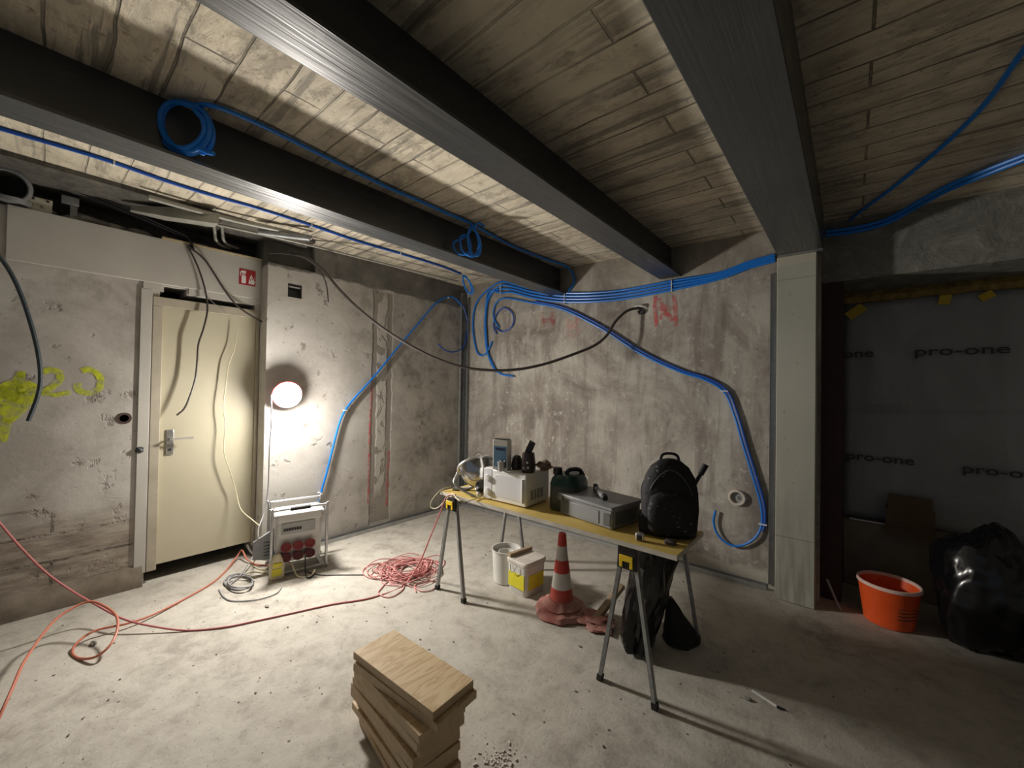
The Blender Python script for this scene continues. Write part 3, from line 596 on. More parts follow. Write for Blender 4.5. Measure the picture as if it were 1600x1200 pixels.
# bundle on the back wall
main = [(1211, 403), (1170, 414), (1120, 432), (1050, 446), (960, 462), (883, 465), (835, 459), (800, 450), (783, 449)]
outs = [[(762, 455), (757, 480), (756, 510), (758, 545), (768, 572), (780, 584), (800, 588)], [(768, 458), (759, 482), (757, 515), (761, 548), (772, 575)], [(766, 460), (760, 490), (760, 520), (764, 556), (776, 582)],
        [(765, 452), (746, 475), (741, 510), (747, 548), (757, 555), (766, 545), (771, 533)]]
labs = ['lowest blue conduit of the strapped wall bundle, its end curving furthest right', 'third blue conduit from the top of the strapped back wall bundle', 'second blue conduit from the top of the strapped back wall bundle', 'topmost blue conduit of the wall bundle, its loose end hooked upward']
bundle = []
for k in range(4):
    off = (k-1.5)*4.6
    pts = [ub(x, y+off*(1 if x < 1100 else .7)*(1 if x > 790 else 1.25), .018+.006*(k % 2)) for x, y in main] + [ub(x+(k-1.5)*1.5, y, .020+.008*(k % 2)) for x, y in outs[3-k]]
    bundle.append(cable('blue_conduit', labs[3-k], 'conduit', pts, RC, 'blue', group='blue conduits strapped along the back wall'))
for (x, y, hh_) in ((783, 452, .115), (883, 467, .105), (1050, 447, .095)):
    b = MB(); q = ub(x, y, .02); b.box(q, (.007, .034, hh_)); b.build('cable_tie', 'tie', bundle[0], world=True)
run = [(780, 512), (771, 495), (775, 474), (790, 466), (830, 473), (880, 484), (940, 514), (1000, 552), (1060, 580), (1098, 592), (1130, 611), (1146, 645), (1161, 695), (1178, 750), (1189, 790), (1190, 820)]
c5 = cable('blue_conduit', 'blue conduit crossing the back wall diagonally and ending in an open hook', 'conduit', [ub(x, y, .02) for x, y in run]+[ub(x, y, .03) for x, y in ((1180, 840), (1160, 852), (1140, 851), (1122, 836), (1115, 816), (1118, 798))], RC*.85, 'blue')
cable('blue_conduit', 'second blue conduit running down beside the hooked one near the column', 'conduit', [ub(x+5, y-2, .022) for x, y in run[4:]]+[ub(1191, 830, .022)], RC*.85, 'blued')
for x, y in ((1130, 611), (1190, 819)):
    b = MB(); b.box(ub(x+2, y, .022), (.055, .03, .009)); b.build('cable_tie', 'tie', c5, world=True)
cable('blue_conduit', 'small blue conduit ring lying against the back wall near the corner', 'conduit', [ub(x, y, .02) for x, y in ((776, 522), (771, 508), (776, 490), (787, 481), (799, 487), (803, 500), (797, 513), (784, 518), (774, 511))], RC*.75, 'blued')
# right bay
cable('blue_conduit', 'single blue conduit sagging across the dark ceiling bay, upper right', 'conduit', [uc(x, y, .015+.0) for x, y in ((1680, -20), (1600, 78), (1545, 155), (1500, 203), (1450, 248), (1390, 297), (1350, 326), (1328, 344))], RC, 'blue')
for k in range(2):
    cable('blue_conduit', ('upper', 'lower')[k]+' of two paired blue conduits on the dark ceiling bay above the lintel', 'conduit', [uc(x, y+k*7, .03) for x, y in ((1700, 205), (1600, 243), (1540, 266), (1480, 291), (1430, 318))]+[uy(1385, 343+k*6, .17), uy(1335, 356+k*6, .17), uy(1290, 362+k*6, .17)], RC*1.15, 'blue', group='paired blue conduits above the lintel')

# ---------------------------------------------------------------- dark cables
A0 = ux(455, 396, .02); B0 = ub(1003, 482, .02); dn = (B0-A0); nn = V((dn.y, -dn.x, 0)).normalized()
pts = [A0]+[uvp(x, y, A0, nn) for x, y in ((480, 403), (505, 422), (530, 452), (560, 482), (600, 514), (650, 545), (700, 567), (745, 577), (800, 578), (850, 569), (900, 552), (930, 539), (948, 524), (962, 502), (978, 487), (992, 482))]+[B0]
cable('hanging_cable', 'thick dark cable sagging from the left wall to the back wall', 'cable', pts, .0125, 'brown')
b = MB(); q = ub(1003, 482, .0); t = thing('cable_outlet', 'broken dusty outlet where the thick cable enters the back wall', 'outlet', (q.x, q.y, q.z))
b = MB(); lump(b, (0, -.012, -.035), .035, (1, .6, .6), 3); b.build('outlet_cavity', 'dgrey', t); b = MB(); b.tube(spline([(-.08, -.02, 0), (-.03, -.04, .015), (.02, -.03, .015), (.045, 0, .0)], 5), .010); b.build('torn_sheath', 'signw', t)
cable('hanging_cable', 'thin dark cable end drooping beside the grey socket box', 'cable', [ux(x, y, .05) for x, y in ((420, 395), (450, 397), (480, 405), (500, 424), (510, 445), (513, 472))], .006, 'brown')
bund = [ux(x, y, -.2) for x, y in ((118, 306), (170, 326), (230, 352), (275, 372), (292, 382))]
for k in range(4):
    cable('loom_cable', 'one of several dark cables bundled along the ledge above the white board', 'cable', [p+V((.019*k, 0, .012*(k % 2)+.02)) for p in bund]+[ux(296+2.5*k, 389+k, XL+.03+.012*(k % 2))], .007, 'black', group='dark cables bundled along the ledge')
cable('hanging_cable', 'dark cable hanging in front of the door, reaching the handle height', 'cable', [ux(x, y, XL+.05) for x, y in ((292, 384), (303, 403), (314, 430), (322, 460), (324, 485), (318, 513), (310, 538), (308, 565), (305, 592), (297, 618), (288, 638), (276, 649))], .0065, 'brown')
cable('hanging_cable', 'short dark cable crossing the top right corner of the door frame', 'cable', [ux(x, y, XL+.05) for x, y in ((294, 384), (318, 404), (335, 428), (352, 455), (370, 477), (392, 493), (412, 504))], .0075, 'brown')
cable('hanging_cable', 'thick grey cable hanging at the far left above the yellow paint', 'cable', [ux(x, y, XL+.10) for x, y in ((-30, 375), (0, 402), (22, 436), (40, 480), (56, 535), (63, 580), (60, 615), (44, 658))], .011, m_noisy('blue grey sheath', (.03, .045, .055), (.05, .07, .08)))
cable('hanging_wire', 'fine pale wire across the top of the door', 'cable', [ux(x, y, XL+.03) for x, y in ((318, 455), (330, 470), (345, 482), (353, 489))], .002, 'grey')
cable('hanging_wire', 'thin cream wire hanging in front of the door down to the power box', 'cable', [ux(x, y, XL+.04) for x, y in ((370, 515), (366, 545), (357, 570), (353, 600), (349, 635), (352, 665), (350, 705), (360, 738), (368, 765))]+[ux(x, y, f_) for x, y, f_ in ((376, 795, -.05), (395, 813, .1), (406, 822, .25))], .004, 'ywhite')
# ---------------------------------------------------------------- the work lamp (the light of the scene)
t = thing('work_lamp', 'round glowing work lamp hung on the wall right of the door', 'lamp', LAMP)
Mx = LAMP_N.to_track_quat('Z', 'Y').to_matrix()
MB().lathe([(.08, -.05), (.108, -.04), (.113, -.01), (.108, -.004)], (0, 0, 0), 40, Mx).build('lamp_housing', m_noisy('red lamp housing', (.5, .03, .03), (.6, .06, .05)), t)
g = bpy.data.materials.new('lamp glow'); g.use_nodes = True; gt = g.node_tree; gt.nodes.clear()
e_ = gt.nodes.new('ShaderNodeEmission'); o_ = gt.nodes.new('ShaderNodeOutputMaterial'); e_.inputs[0].default_value = (1, .94, .86, 1); e_.inputs[1].default_value = LAMP_W; gt.links.new(e_.outputs[0], o_.inputs[0])
MB().lathe([(.106, -.004), (.104, .012), (.094, .026), (.075, .038), (.05, .046), (.015, .05)], (0, 0, 0), 40, Mx, cap0=False).build('lamp_diffuser', g, t)
MB().tube(spline([LAMP-LAMP_N*.05, LAMP+V((-.12, 0, .05)), (.004, LAMP.y, LAMP.z+.06)], 5), .012).build('wall_hook', 'dgrey', t, world=True)
cable('lamp_cable', 'thin cable dropping from the glowing lamp into the grey coil', 'cable', [LAMP+V((.02, -.13, .0))]+[ux(x, y, f_) for x, y, f_ in ((424, 660, .17), (421, 700, .17), (419, 760, .18), (413, 800, .22), (404, 826, .3), (403, 850, .33))]+[uz(399, 862, .10), uz(380, 893, .03), uz(358, 915, .006)], .0045, 'grey')

# ---------------------------------------------------------------- floor cables
def fl(pts, r=.006): return [uz(p[0], p[1], (p[2] if len(p) > 2 else 0)+r) for p in pts]
cable('orange_cable', 'orange cable coming in at the left edge and looping up off the floor', 'cable', fl([(-70, 1250, .0), (-20, 1160, .0), (15, 1085, .08), (40, 1030, .10), (80, 975, .13), (110, 952, .15), (140, 940, .16), (165, 948, .14), (182, 963, .11), (183, 985, .08), (172, 1008, .05), (150, 1026, .02), (125, 1029, .0), (113, 1020, .0), (122, 1003, .02), (150, 985, .03), (200, 974, .02), (240, 960, .01), (290, 935, .0), (330, 912, .0), (352, 893, .0), (370, 870, .03), (378, 860, .07), (386, 874, .02), (400, 882, .0), (425, 884, .0)]), .0065, 'orange')
cable('orange_cable', 'orange cable running from the left edge along the floor to the table', 'cable', [ux(*q) for q in ((-60, 760, .05), (-20, 797, .06), (0, 818, .07), (30, 853, .10), (70, 893, .16), (110, 922, .24))]+fl([(150, 945, .10), (190, 966, .06), (230, 977, .03), (290, 985, .0), (350, 980, .0), (400, 970, .0), (460, 957, .0), (520, 944, .0), (580, 934, .0), (630, 915, .0), (655, 880, .12), (672, 840, .35)]) + [uz(690, 795, .66), uz(699, 775, .74), uz(712, 773, .76)], .0055, 'pink')
# red tangle
b = MB(); pts = []; cx, cy_ = 1.06, -1.56
for k in range(27):
    ex, ey = random.gauss(0, .045), random.gauss(0, .05); ra = random.uniform(.08, .26); rb = random.uniform(.08, .2); ro = random.uniform(0, pi)
    for j in range(9):
        a_ = 2*pi*j/9+k*.4; x = ra*cos(a_); y = rb*sin(a_)
        pts.append((cx+ex+x*cos(ro)-y*sin(ro), cy_+ey+x*sin(ro)+y*cos(ro), .006+.055*max(0, noise.noise(V((x*8, y*8, k*.7)))+.35*(1-(x*x+y*y)/.06))*1.0))
tag(b.tube(spline(pts, 4), .0038, 6).build('cable_tangle', 'pale'), 'tangled heap of pinkish red cable on the floor by the table legs', 'cable')
cable('red_cable_loop', 'large loose loop of the red cable at the near side of the heap', 'cable', fl([(640, 905), (612, 905), (595, 920), (592, 928), (610, 933), (630, 920), (628, 908), (615, 890), (600, 883)]), .004, 'pale')
cable('red_cable_loop', 'wide loose loop of the red cable at the door side of the heap', 'cable', fl([(600, 903), (582, 904), (569, 898), (568, 890), (580, 882), (597, 880), (608, 886)]), .004, 'pale')
cable('red_cable_loop', 'loose loop of the red cable beside the nearest left trestle foot', 'cable', fl([(650, 925), (648, 915), (662, 908), (680, 908), (683, 912), (676, 921), (660, 924), (648, 918)]), .004, 'pale')
# grey coil and pale leads by the power box
pts = []
for k in range(4):
    for j in range(10):
        a_ = 2*pi*j/10+k*.2; pts.append(fl([(372+21*cos(a_)*(1+.12*sin(k*2))+k*1.5, 909+11*sin(a_)*(1+.15*cos(k*3)), .008*k)])[0])
tag(MB().tube(spline(pts, 4), .005, 8).build('cable_coil', 'grey'), 'grey cable coil on the floor between the door and power box', 'cable')
cable('floor_cable', 'pale thin cable trailing across the floor in front of the power box', 'cable', fl([(342, 921), (350, 933), (365, 939), (400, 937), (430, 928), (440, 918)]), .004, 'grey')
cable('floor_cable', 'short thick white cable end lying by the door threshold', 'cable', fl([(386, 851, .08), (392, 862, .03), (405, 870, .01), (420, 873, .01), (436, 870, .03)]), .009, 'white')
cable('floor_cable', 'dark thin cable leading from power box to red cable heap', 'cable', fl([(478, 893), (500, 898), (530, 898), (568, 898)]), .004, 'brown')
for i, (pts, lab) in enumerate((([(395, 880, .02), (405, 868, .08), (420, 860, .12), (437, 868, .1), (430, 882, .02), (410, 890, .0), (395, 884, .0)], 'cream cable loop standing up left of the yellow plug block'),
        ([(412, 893), (425, 880, .06), (440, 870, .12), (447, 850, .16), (434, 842, .2), (430, 838, .22)], 'cream cable rising to the side of the power box'),
        ([(400, 902), (380, 900), (395, 893), (420, 896), (445, 900)], 'cream cable lying flat in front of the yellow plug block'),
        ([(443, 878, .06), (455, 880, .08), (462, 896, .02), (470, 902), (485, 900), (492, 890, .05)], 'cream cable looping under the red sockets of the power box'))):
    cable('cream_cable', lab, 'cable', fl(pts), .0055, 'ywhite')
cable('black_cable', 'black cable hanging from the right red socket down to the floor', 'cable', [uz(477, 867, .16), uz(477, 885, .06)]+fl([(478, 900), (484, 903), (492, 896)]), .005, 'black')

# ---------------------------------------------------------------- power distribution box
q = uz(470, 893, 0)
t = thing('power_distributor', 'white site power distributor in a tubular frame beside the door', 'power box', (q.x-.13, q.y+.02, 0), R(76)); t.scale = (1, 1, .91)
bw_, bd_ = .155, .11; FZ = -.02
bd = MB().bb((-bw_, -bd_, .10), (bw_, bd_, .50)).build('cabinet', 'white', t, bevel=.012)
MB().bb((-bw_-.005, -bd_-.02, .44), (bw_+.005, bd_, .515)).build('top_hood', 'white', t, bevel=.012)
pn = MB().bb((-bw_+.03, -bd_-.008, .335), (bw_-.045, -bd_, .43)).build('breaker_panel', m_noisy('grey panel', (.40, .41, .40), (.45, .46, .45)), t, bevel=.003)
b = MB()
for k in range(7): b.bb((-bw_+.045+k*.018, -bd_-.014, .365), (-bw_+.058+k*.018, -bd_-.007, .385))
b.build('breaker_switch', 'black', pn)
for r_ in range(2):
    for k in range(3):
        c_ = (-.095+k*.082, -bd_-.004, .225-r_*.085); so = MB(); Rx = Matrix.Rotation(R(70), 3, 'X')
        so.lathe([(.034, -.02), (.036, .03), (.038, .032), (.038, .05), (.030, .052), (.026, .046)], c_, 24, Rx).build('power_socket', 'socket' if r_ == 0 else 'socketd', t)
b = MB(); fx, fy = bw_+.035, .14
b.tube(spline([(-fx, -fy, .53), (-fx+.02, -fy, .555), (fx-.02, -fy, .555), (fx, -fy, .53), (fx, -fy, .06), (fx-.02, -fy, .03), (-fx+.02, -fy, .03), (-fx, -fy, .06)], 6, True), .011, 10, closed=True)
b.tube(spline([(-fx, fy, .53), (-fx+.02, fy, .555), (fx-.02, fy, .555), (fx, fy, .53), (fx, fy, .06), (fx-.02, fy, .03), (-fx+.02, fy, .03), (-fx, fy, .06)], 6, True), .011, 10, closed=True)
for sx in (-1, 1):
    for z_ in (.03, .50): b.tube([(sx*(fx-.02), -fy, z_), (sx*(fx-.02), fy, z_)], .010, 8)
    b.tube([(sx*(fx-.02), -fy-.02, .012), (sx*(fx-.02), fy+.02, .012)], .012, 8)
b.build('tubular_frame', 'galv', t)
MB().tube([(-.07, -fy, .555), (.07, -fy, .555)], .017, 10).build('handle_grip', 'black', t)
fp = MB(); fp.prism([(-bw_-.15, .14), (-bw_-.01, .11), (-bw_-.01, .37), (-bw_-.15, .29)], lambda x, z: (x, -.02-(x+bw_)*-.15, z), (0, .02, 0)); fp = fp.build('side_flap', 'crate', t, bevel=.004)
b = MB()
for k in range(5): b.bb((-bw_-.135, -.032, .155+k*.027), (-bw_-.02, -.0, .163+k*.027))
b.build('louvres', 'dgrey', fp)
q = uz(432, 903, 0)
t = thing('plug_block', 'cream and yellow plug block on the floor before the power box', 'extension block', (q.x, q.y, 0), R(76))
MB().loft([(0, .045, .035, 5), (.02, .05, .04, 5), (.10, .05, .04, 4), (.15, .035, .03, 3), (.18, .02, .02, 2)]).build('block_body', 'ywhite', t)
MB().bb((-.035, -.046, .03), (.03, -.03, .085)).build('yellow_face', 'ylabel', t, bevel=.004); MB().bb((-.03, -.046, .095), (.03, -.028, .125)).build('yellow_face', 'ylabel', t, bevel=.004)
q = uz(424, 868, .1)
tag(MB().tube([q+V((0, -.03, 0)), q+V((0, .04, .03))], .018, 12).build('blue_plug', 'blue'), 'small blue plug among the cables left of the power box', 'plug')

# ---------------------------------------------------------------- trestle table
TZ = .742
tb = thing('table_board', 'long yellow faced board laid across two metal trestles', 'table top', (2.37, -1.445, TZ-.022))
MB().bb((-.80, -.205, 0), (.80, .205, .0215)).build('panel_core', 'ply', tb)
MB().bb((-.798, -.203, .0215), (.798, .203, .0222)).build('yellow_face', 'yellow', tb)
def make_trestle():
    t = thing('trestle', 'x', 'trestle', (0, 0, 0), 0, 'folding metal trestles under the table board')
    MB().bb((-.03, -.34, .655), (.03, .34, .719)).build('top_rail', 'galvd', t, bevel=.003)
    for sy in (-1, 1):
        for sx in (-1, 1):
            l = MB().beam((sx*.14, sy*.335, .012), (sx*.028, sy*.325, .70), .024, .018).build('leg', 'galvd', t)
            MB().beam((sx*.141, sy*.335, 0), (sx*.137, sy*.335, .03), .030, .026).build('rubber_foot', 'black', l)
        br = MB().prism([(-.05, .60), (.05, .60), (.045, .712), (-.045, .712)], lambda x, z: (x, sy*.34-.012, z), (0, .024, 0)).build('hinge_bracket', 'blackp', t, bevel=.003)
        b = MB(); b.bb((-.034, sy*.34+sy*.013, .64), (.034, sy*.34+sy*.022, .668)); b.bb((-.034, sy*.34+sy*.013, .61), (-.018, sy*.34+sy*.02, .66)); b.bb((.018, sy*.34+sy*.013, .61), (.034, sy*.34+sy*.02, .66)); b.build('yellow_clip', 'yclip', br, bevel=.002)
    return t
tr = make_trestle(); tr['label'] = 'folding metal trestle under the right end of the table board'
tr.location = (2.925, -1.27, 0)
t2 = copy_tree(tr); t2['label'] = 'folding metal trestle under the left end of the table board'; t2.location = (1.60, -1.235, 0)

# objects on the table
t = thing('microwave', 'white microwave oven on the table board', 'microwave', (2.09, -1.575, TZ), R(1.5))
W2, D, H = .172, .25, .205
MB().bb((-W2, .012, .008), (W2, D, H)).build('cabinet', 'microw', t, bevel=.006)
b = MB(); b.bb((-W2+.075, 0, .008), (W2, .014, H-.003)); dr = b.build('door', 'microw', t, bevel=.005)
MB().bb((-W2+.10, -.002, .035), (W2-.035, .001, H-.03)).build('door_window', 'mglass', dr, bevel=.002)
MB().bb((W2-.022, -.018, .03), (W2-.012, .0, H-.03)).build('handle', 'microw', dr, bevel=.003)
pn = MB().bb((-W2, 0, .008), (-W2+.072, .014, H-.003)).build('control_panel', 'mglass', t, bevel=.004)
for z_ in (.055, .14): MB().lathe([(.022, 0), (.020, .016), (.006, .018)], (-W2+.036, 0, z_), 20, Matrix.Rotation(pi/2, 3, 'X')).build('knob', 'microw', pn)
b = MB()
for r_ in range(5):
    for k in range(4): b.bb((W2-.0005, .05+k*.035, .045+r_*.012), (W2+.001, .075+k*.035, .051+r_*.012))
b.build('side_vent', 'dgrey', t)
for sx in (-.14, .14):
    for sy in (.03, .22): MB().lathe([(.01, 0), (.01, .01)], (sx, sy, 0), 10).build('foot', 'black', t)
MZ = TZ+.205
q = uz(783, 735, MZ)
t = thing('coffee_carton', 'blue and white carton standing on the microwave', 'carton', (q.x-.02, q.y+.03, MZ), R(14))
MB().bb((-.052, -.03, 0), (.052, .03, .19)).build('carton_body', 'bucketw', t, bevel=.002); MB().bb((-.043, -.0315, .02), (.046, -.03, .15)).build('printed_front', 'carton', t); MB().bb((-.03, -.0322, .125), (.035, -.0315, .14)).build('printed_band', m_noisy('navy print', (.01, .02, .07), (.02, .03, .09)), t); MB().bb((-.045, -.02, .188), (.045, .02, .196)).build('dark_lid', 'coffee', t)
q = uz(783, 733, MZ); q = q + V((.04, -.045, 0))
t = thing('metal_cup', 'small silver cup in front of the blue carton', 'cup', (q.x, q.y, MZ)); MB().lathe([(.018, 0), (.024, .062), (.022, .062), (.017, .004)], (0, 0, 0), 24).build('cup_body', 'silver', t)
q = uz(803, 734, MZ)
t = thing('kettle', 'small dark coffee pot beside the open grinder on the microwave', 'coffee pot', (q.x, q.y+.03, MZ))
MB().lathe([(.035, 0), (.038, .02), (.034, .06), (.022, .085), (.012, .09)], (0, 0, 0), 24).build('pot_body', 'coffee', t)
MB().tube(spline([(-.03, -.01, .07), (-.06, -.02, .06), (-.062, -.02, .025), (-.038, -.01, .015)], 5), .007).build('handle', 'silver', t)
q = uz(820, 739, MZ)
t = thing('coffee_machine', 'dark glossy coffee maker with its lid flipped up', 'coffee maker', (q.x, q.y+.035, MZ), R(10))
MB().loft([(0, .037, .035, 3), (.01, .042, .038, 3), (.06, .042, .04, 2.6), (.115, .036, .034, 2.6), (.122, .034, .032, 2.6)]).build('pot_body', 'coffee', t)
MB().box((.0, .02, .15), (.045, .012, .085), Matrix.Rotation(R(25), 3, 'Y')).build('flipped_lid', 'coffee', t, bevel=.006)
b = MB()
for x_, z_ in ((-.012, .03), (.018, .035), (.012, .065)): b.lathe([(.008, 0), (.006, .004)], (x_, -.037, z_), 12, Matrix.Rotation(pi/2, 3, 'X'))
b.build('button', 'silver', t)
q = uz(842, 736, MZ)
b = MB(); lump(b, (q.x+.0, q.y+.05, MZ+.028), .05, (1.2, .8, .55), 4, 10, .7); tag(b.build('paper_bag', 'paper', ang=15), 'crumpled brown paper bag at the right end of the microwave', 'paper bag')

# flood light on the table end, facing away
q = uz(722, 772, TZ)
t = thing('flood_lamp', 'unlit chrome reflector work lamp in a wire guard on the table end', 'lamp', (1.73, -1.47, TZ)); t.scale = (1.32, 1.32, 1.32)
cc = V((.02, 0, .105)); ax = V((-.55, .3, .75)).normalized(); Mx = ax.to_track_quat('Z', 'Y').to_matrix()
MB().lathe([(.03, -.075), (.06, -.06), (.088, -.02), (.10, .025), (.105, .028), (.097, .022), (.083, -.02), (.05, -.05)], cc, 36, Mx).build('reflector', 'steelm', t)
b = MB()
for k in range(4):
    a_ = pi*k/4; e1 = Mx@V((cos(a_), sin(a_), 0)); b.tube(spline([cc+e1*.105+ax*.028, cc+e1*.06+ax*.07, cc+ax*.082, cc-e1*.06+ax*.07, cc-e1*.105+ax*.028], 5), .003, 6)
b.tube([cc+Mx@V((.105*cos(a), .105*sin(a), .028)) for a in [2*pi*k/36 for k in range(36)]], .005, 8, closed=True); b.build('wire_guard', 'chrome', t)
MB().tube(spline([cc+Mx@V((.11, 0, 0)), cc+Mx@V((.13, 0, -.07)), cc+Mx@V((0, 0, -.15)), cc+Mx@V((-.13, 0, -.07)), cc+Mx@V((-.11, 0, 0))], 6), .007, 8).build('carrying_bracket', 'galv', t)
MB().tube([cc-ax*.06, cc-ax*.105], .028, 16).build('lamp_neck', 'dgrey', t)
b = MB(); b.tube(spline([(-.09, -.08, .008), (-.03, -.02, .01), (.0, .0, .03)], 5), .010); b.tube(spline([(.10, -.07, .008), (.03, -.01, .01), (.0, .0, .03)], 5), .010); b.build('stand_foot', 'galv', t)
cable('lamp_lead', 'thin pale lead looping off the left end of the table', 'cable', [uz(705, 760, TZ+.02), uz(690, 765, TZ+.01), uz(676, 780, .69), uz(673, 792, .64), uz(683, 794, .64), uz(697, 781, .70), uz(706, 771, .755), uz(716, 781, .765), uz(726, 784, .755), uz(745, 779, .75), uz(757, 774, .75)], .0035, 'ywhite')
q = uz(752, 775, TZ)
t = thing('tool_case', 'grey green tool case behind the chrome work lamp', 'case', (1.93, -1.37, TZ), R(6)); MB().bb((-.075, -.09, 0), (.075, .09, .13)).build('case_body', 'jerry', t, bevel=.01); MB().bb((-.05, -.095, .10), (-.02, -.09, .12)).build('latch', 'chrome', t)
b = MB(); b.tube([(1.83, -1.39, TZ+.162), (1.97, -1.30, TZ+.168)], .035, 20); bl = b.build('film_roll', 'blackp'); tag(bl, 'roll of glossy black film lying on the grey green case', 'roll')
MB().tube([(1.822, -1.395, TZ+.162), (1.86, -1.371, TZ+.164)], .0362, 20).build('silver_wrapper', 'galv', bl, world=True)

# jerrycan
t = thing('jerrycan', 'dark grey jerrycan with green shoulder and black cap on the table', 'jerrycan', (2.44, -1.37, TZ), R(5))
MB().loft([(0, .085, .10, 6), (.012, .09, .105, 6), (.14, .09, .105, 5), (.185, .085, .10, 3.5), (.205, .07, .085, 3)]).build('tank', 'jerry', t)
MB().loft([(.15, .092, .107, 5), (.185, .088, .102, 3.5), (.21, .070, .086, 3), (.215, .03, .05, 2.5)]).build('shoulder', 'green', t)
MB().lathe([(.026, 0), (.028, .012), (.028, .04), (.024, .043)], (-.055, -.045, .205), 20).build('cap', 'blackp', t)
MB().tube(spline([(-.01, -.03, .20), (.01, -.02, .235), (.05, .03, .235), (.065, .06, .195)], 6), .013).build('handle', 'blackp', t)
# crate
t = thing('storage_crate', 'grey plastic crate with lid between jerrycan and backpack', 'crate', (2.66, -1.40, TZ), R(-10))
cw, cdp, ch = .18, .13, .105
b = MB(); b.bb((-cw, -cdp, .004), (cw, cdp, ch)); cr = b.build('crate_body', 'crate', t, bevel=.006)
for x_, wx, mm in ((-.145, .028, 'crated'), (0, .10, 'crate'), (.15, .022, 'crated')): MB().bb((x_-wx, -cdp-.003, .018), (x_+wx, -cdp+.001, ch-.02)).build('recessed_panel', mm, cr, bevel=.002)
MB().bb((cw-.001, -cdp+.03, .018), (cw+.003, cdp-.03, ch-.02)).build('recessed_panel', 'crated', cr, bevel=.002)
MB().bb((-cw-.012, -cdp-.012, ch-.004), (cw+.012, cdp+.012, ch+.016)).build('lid', 'crate', t, bevel=.005); MB().bb((-cw-.005, -cdp-.02, ch-.02), (-cw+.03, -cdp-.010, ch+.008)).build('latch', 'crated', t, bevel=.002)
q = V((2.66, -1.40, TZ+ch+.017))
t = thing('sealant_gun', 'grey tubular sealant gun lying on the crate lid', 'tool', q, R(-48)); MB().tube([(-.07, 0, .02), (.10, 0, .02)], .017, 16).build('barrel', 'galvd', t); MB().tube([(.10, 0, .02), (.125, 0, .018)], [.019, .015], 16).build('end_cap', 'black', t); MB().prism([(-.11, 0), (-.06, 0), (-.06, .035), (-.10, .045)], lambda x, z: (x, -.012, z), (0, .024, 0)).build('grip', 'black', t, bevel=.003)
t = thing('tape_measure', 'small square measuring tape on the near edge of the table', 'tape measure', (2.975, -1.585, TZ), R(20)); MB().bb((-.02, -.014, 0), (.02, .014, .038)).build('case', 'chrome', t, bevel=.006); MB().bb((-.013, -.0155, .006), (.011, -.013, .03)).build('dark_face', 'dgrey', t, bevel=.003)
# backpack
t = thing('backpack', 'black patterned backpack standing at the right end of the table', 'backpack', (3.05, -1.40, TZ), R(24))
MB().loft([(0, .10, .055, 3.2), (.012, .125, .072, 3.2), (.06, .132, .08, 3), (.14, .135, .082, 2.8), (.22, .133, .078, 2.6), (.29, .118, .066, 2.4), (.34, .09, .052, 2.3), (.37, .052, .034, 2.1), (.378, .02, .014, 2)], 36).build('pack_body', 'pack', t, jitter=.004, ang=60)
MB().loft([(.03, .09, .03, 3), (.05, .105, .038, 3), (.14, .108, .042, 2.8), (.20, .095, .034, 2.5), (.225, .05, .015, 2.2)], 28, (0, -.072, 0)).build('front_pocket', 'pack', t, ang=60)
b = MB(); b.tube(spline([(-.045, .01, .36), (-.035, .01, .395), (0, .01, .405), (.035, .01, .395), (.045, .01, .36)], 6), .007); b.build('top_handle', 'strap', t)
b = MB(); b.tube(spline([(-.07, .065, .30), (-.12, .11, .2), (-.11, .08, .05)], 6), .014); b.tube(spline([(.07, .065, .30), (.13, .11, .2), (.12, .08, .05)], 6), .014); b.build('shoulder_strap', 'strap', t)
MB().tube(spline([(-.12, -.035, .05), (-.09, -.06, .24), (0, -.07, .335), (.09, -.06, .24), (.12, -.035, .05)], 8), .0035).build('zip', 'dgrey', t)
MB().loft([(.01, .03, .05, 3), (.06, .036, .055, 3), (.10, .03, .045, 3)], 20, (-.115, 0, 0)).build('side_pocket', 'strap', t)
q = V((3.03, -1.40, TZ)); b = MB(); p0 = q+V((.10, .09, .22)); p1 = uvp(1103, 726, p0, n_)
tag(b.tube([p0, lerp(p0, p1, .6), lerp(p0, p1, .62), p1], [.009, .009, .014, .015], 14).build('hand_tool', 'black'), 'dark tool handle sticking up behind the backpack', 'tool')
tag(MB().loft([(0, .025, .018, 3), (.014, .028, .02, 3), (.02, .02, .014, 3)], 20, (3.10, -1.53, TZ)).build('glove', m_noisy('grey brown glove', (.05, .04, .035), (.10, .085, .075), 20)), 'small crumpled dark glove before the backpack', 'glove')

# under the table
def bucket(name, label, q, r0, r1, h, m_):
    t = thing(name, label, 'bucket', (q[0], q[1], 0))
    MB().lathe([(r0-.01, 0), (r0, .006), (r1, h-.012), (r1+.004, h-.012), (r1+.006, h), (r1-.003, h), (r1-.004, h-.012), (r0-.006, .012), (.005, .012)], (0, 0, 0), 40, cap1=False).build('bucket_body', m_, t)
    return t
q = uz(792, 907, 0)
t = bucket('paint_bucket', 'open round white bucket under the table beside the lidded one', (q.x-.01, q.y+.0), .094, .108, .245, 'bucketw')
MB().tube(spline([(.10*cos(a), .10*sin(a), .22-.08*sin((a+pi*.75)*1.0)) for a in [-.75*pi+pi*k/8 for k in range(9)]], 4), .0025, 6).build('wire_handle', 'galv', t)
MB().lathe([(.055, 0), (.062, .09), (.057, .09), (.05, .004)], (.0, 0, .13), 24).build('inner_tub', 'bucketw', t)
q = (uz(793, 933, 0)+uz(856, 915, 0))*.5
t = thing('lidded_bucket', 'square white bucket with yellow labels and dusty lid', 'bucket', (uz(822, 921, 0).x, uz(822, 921, 0).y, 0), R(-5))
hw_, hd_ = .098, .108
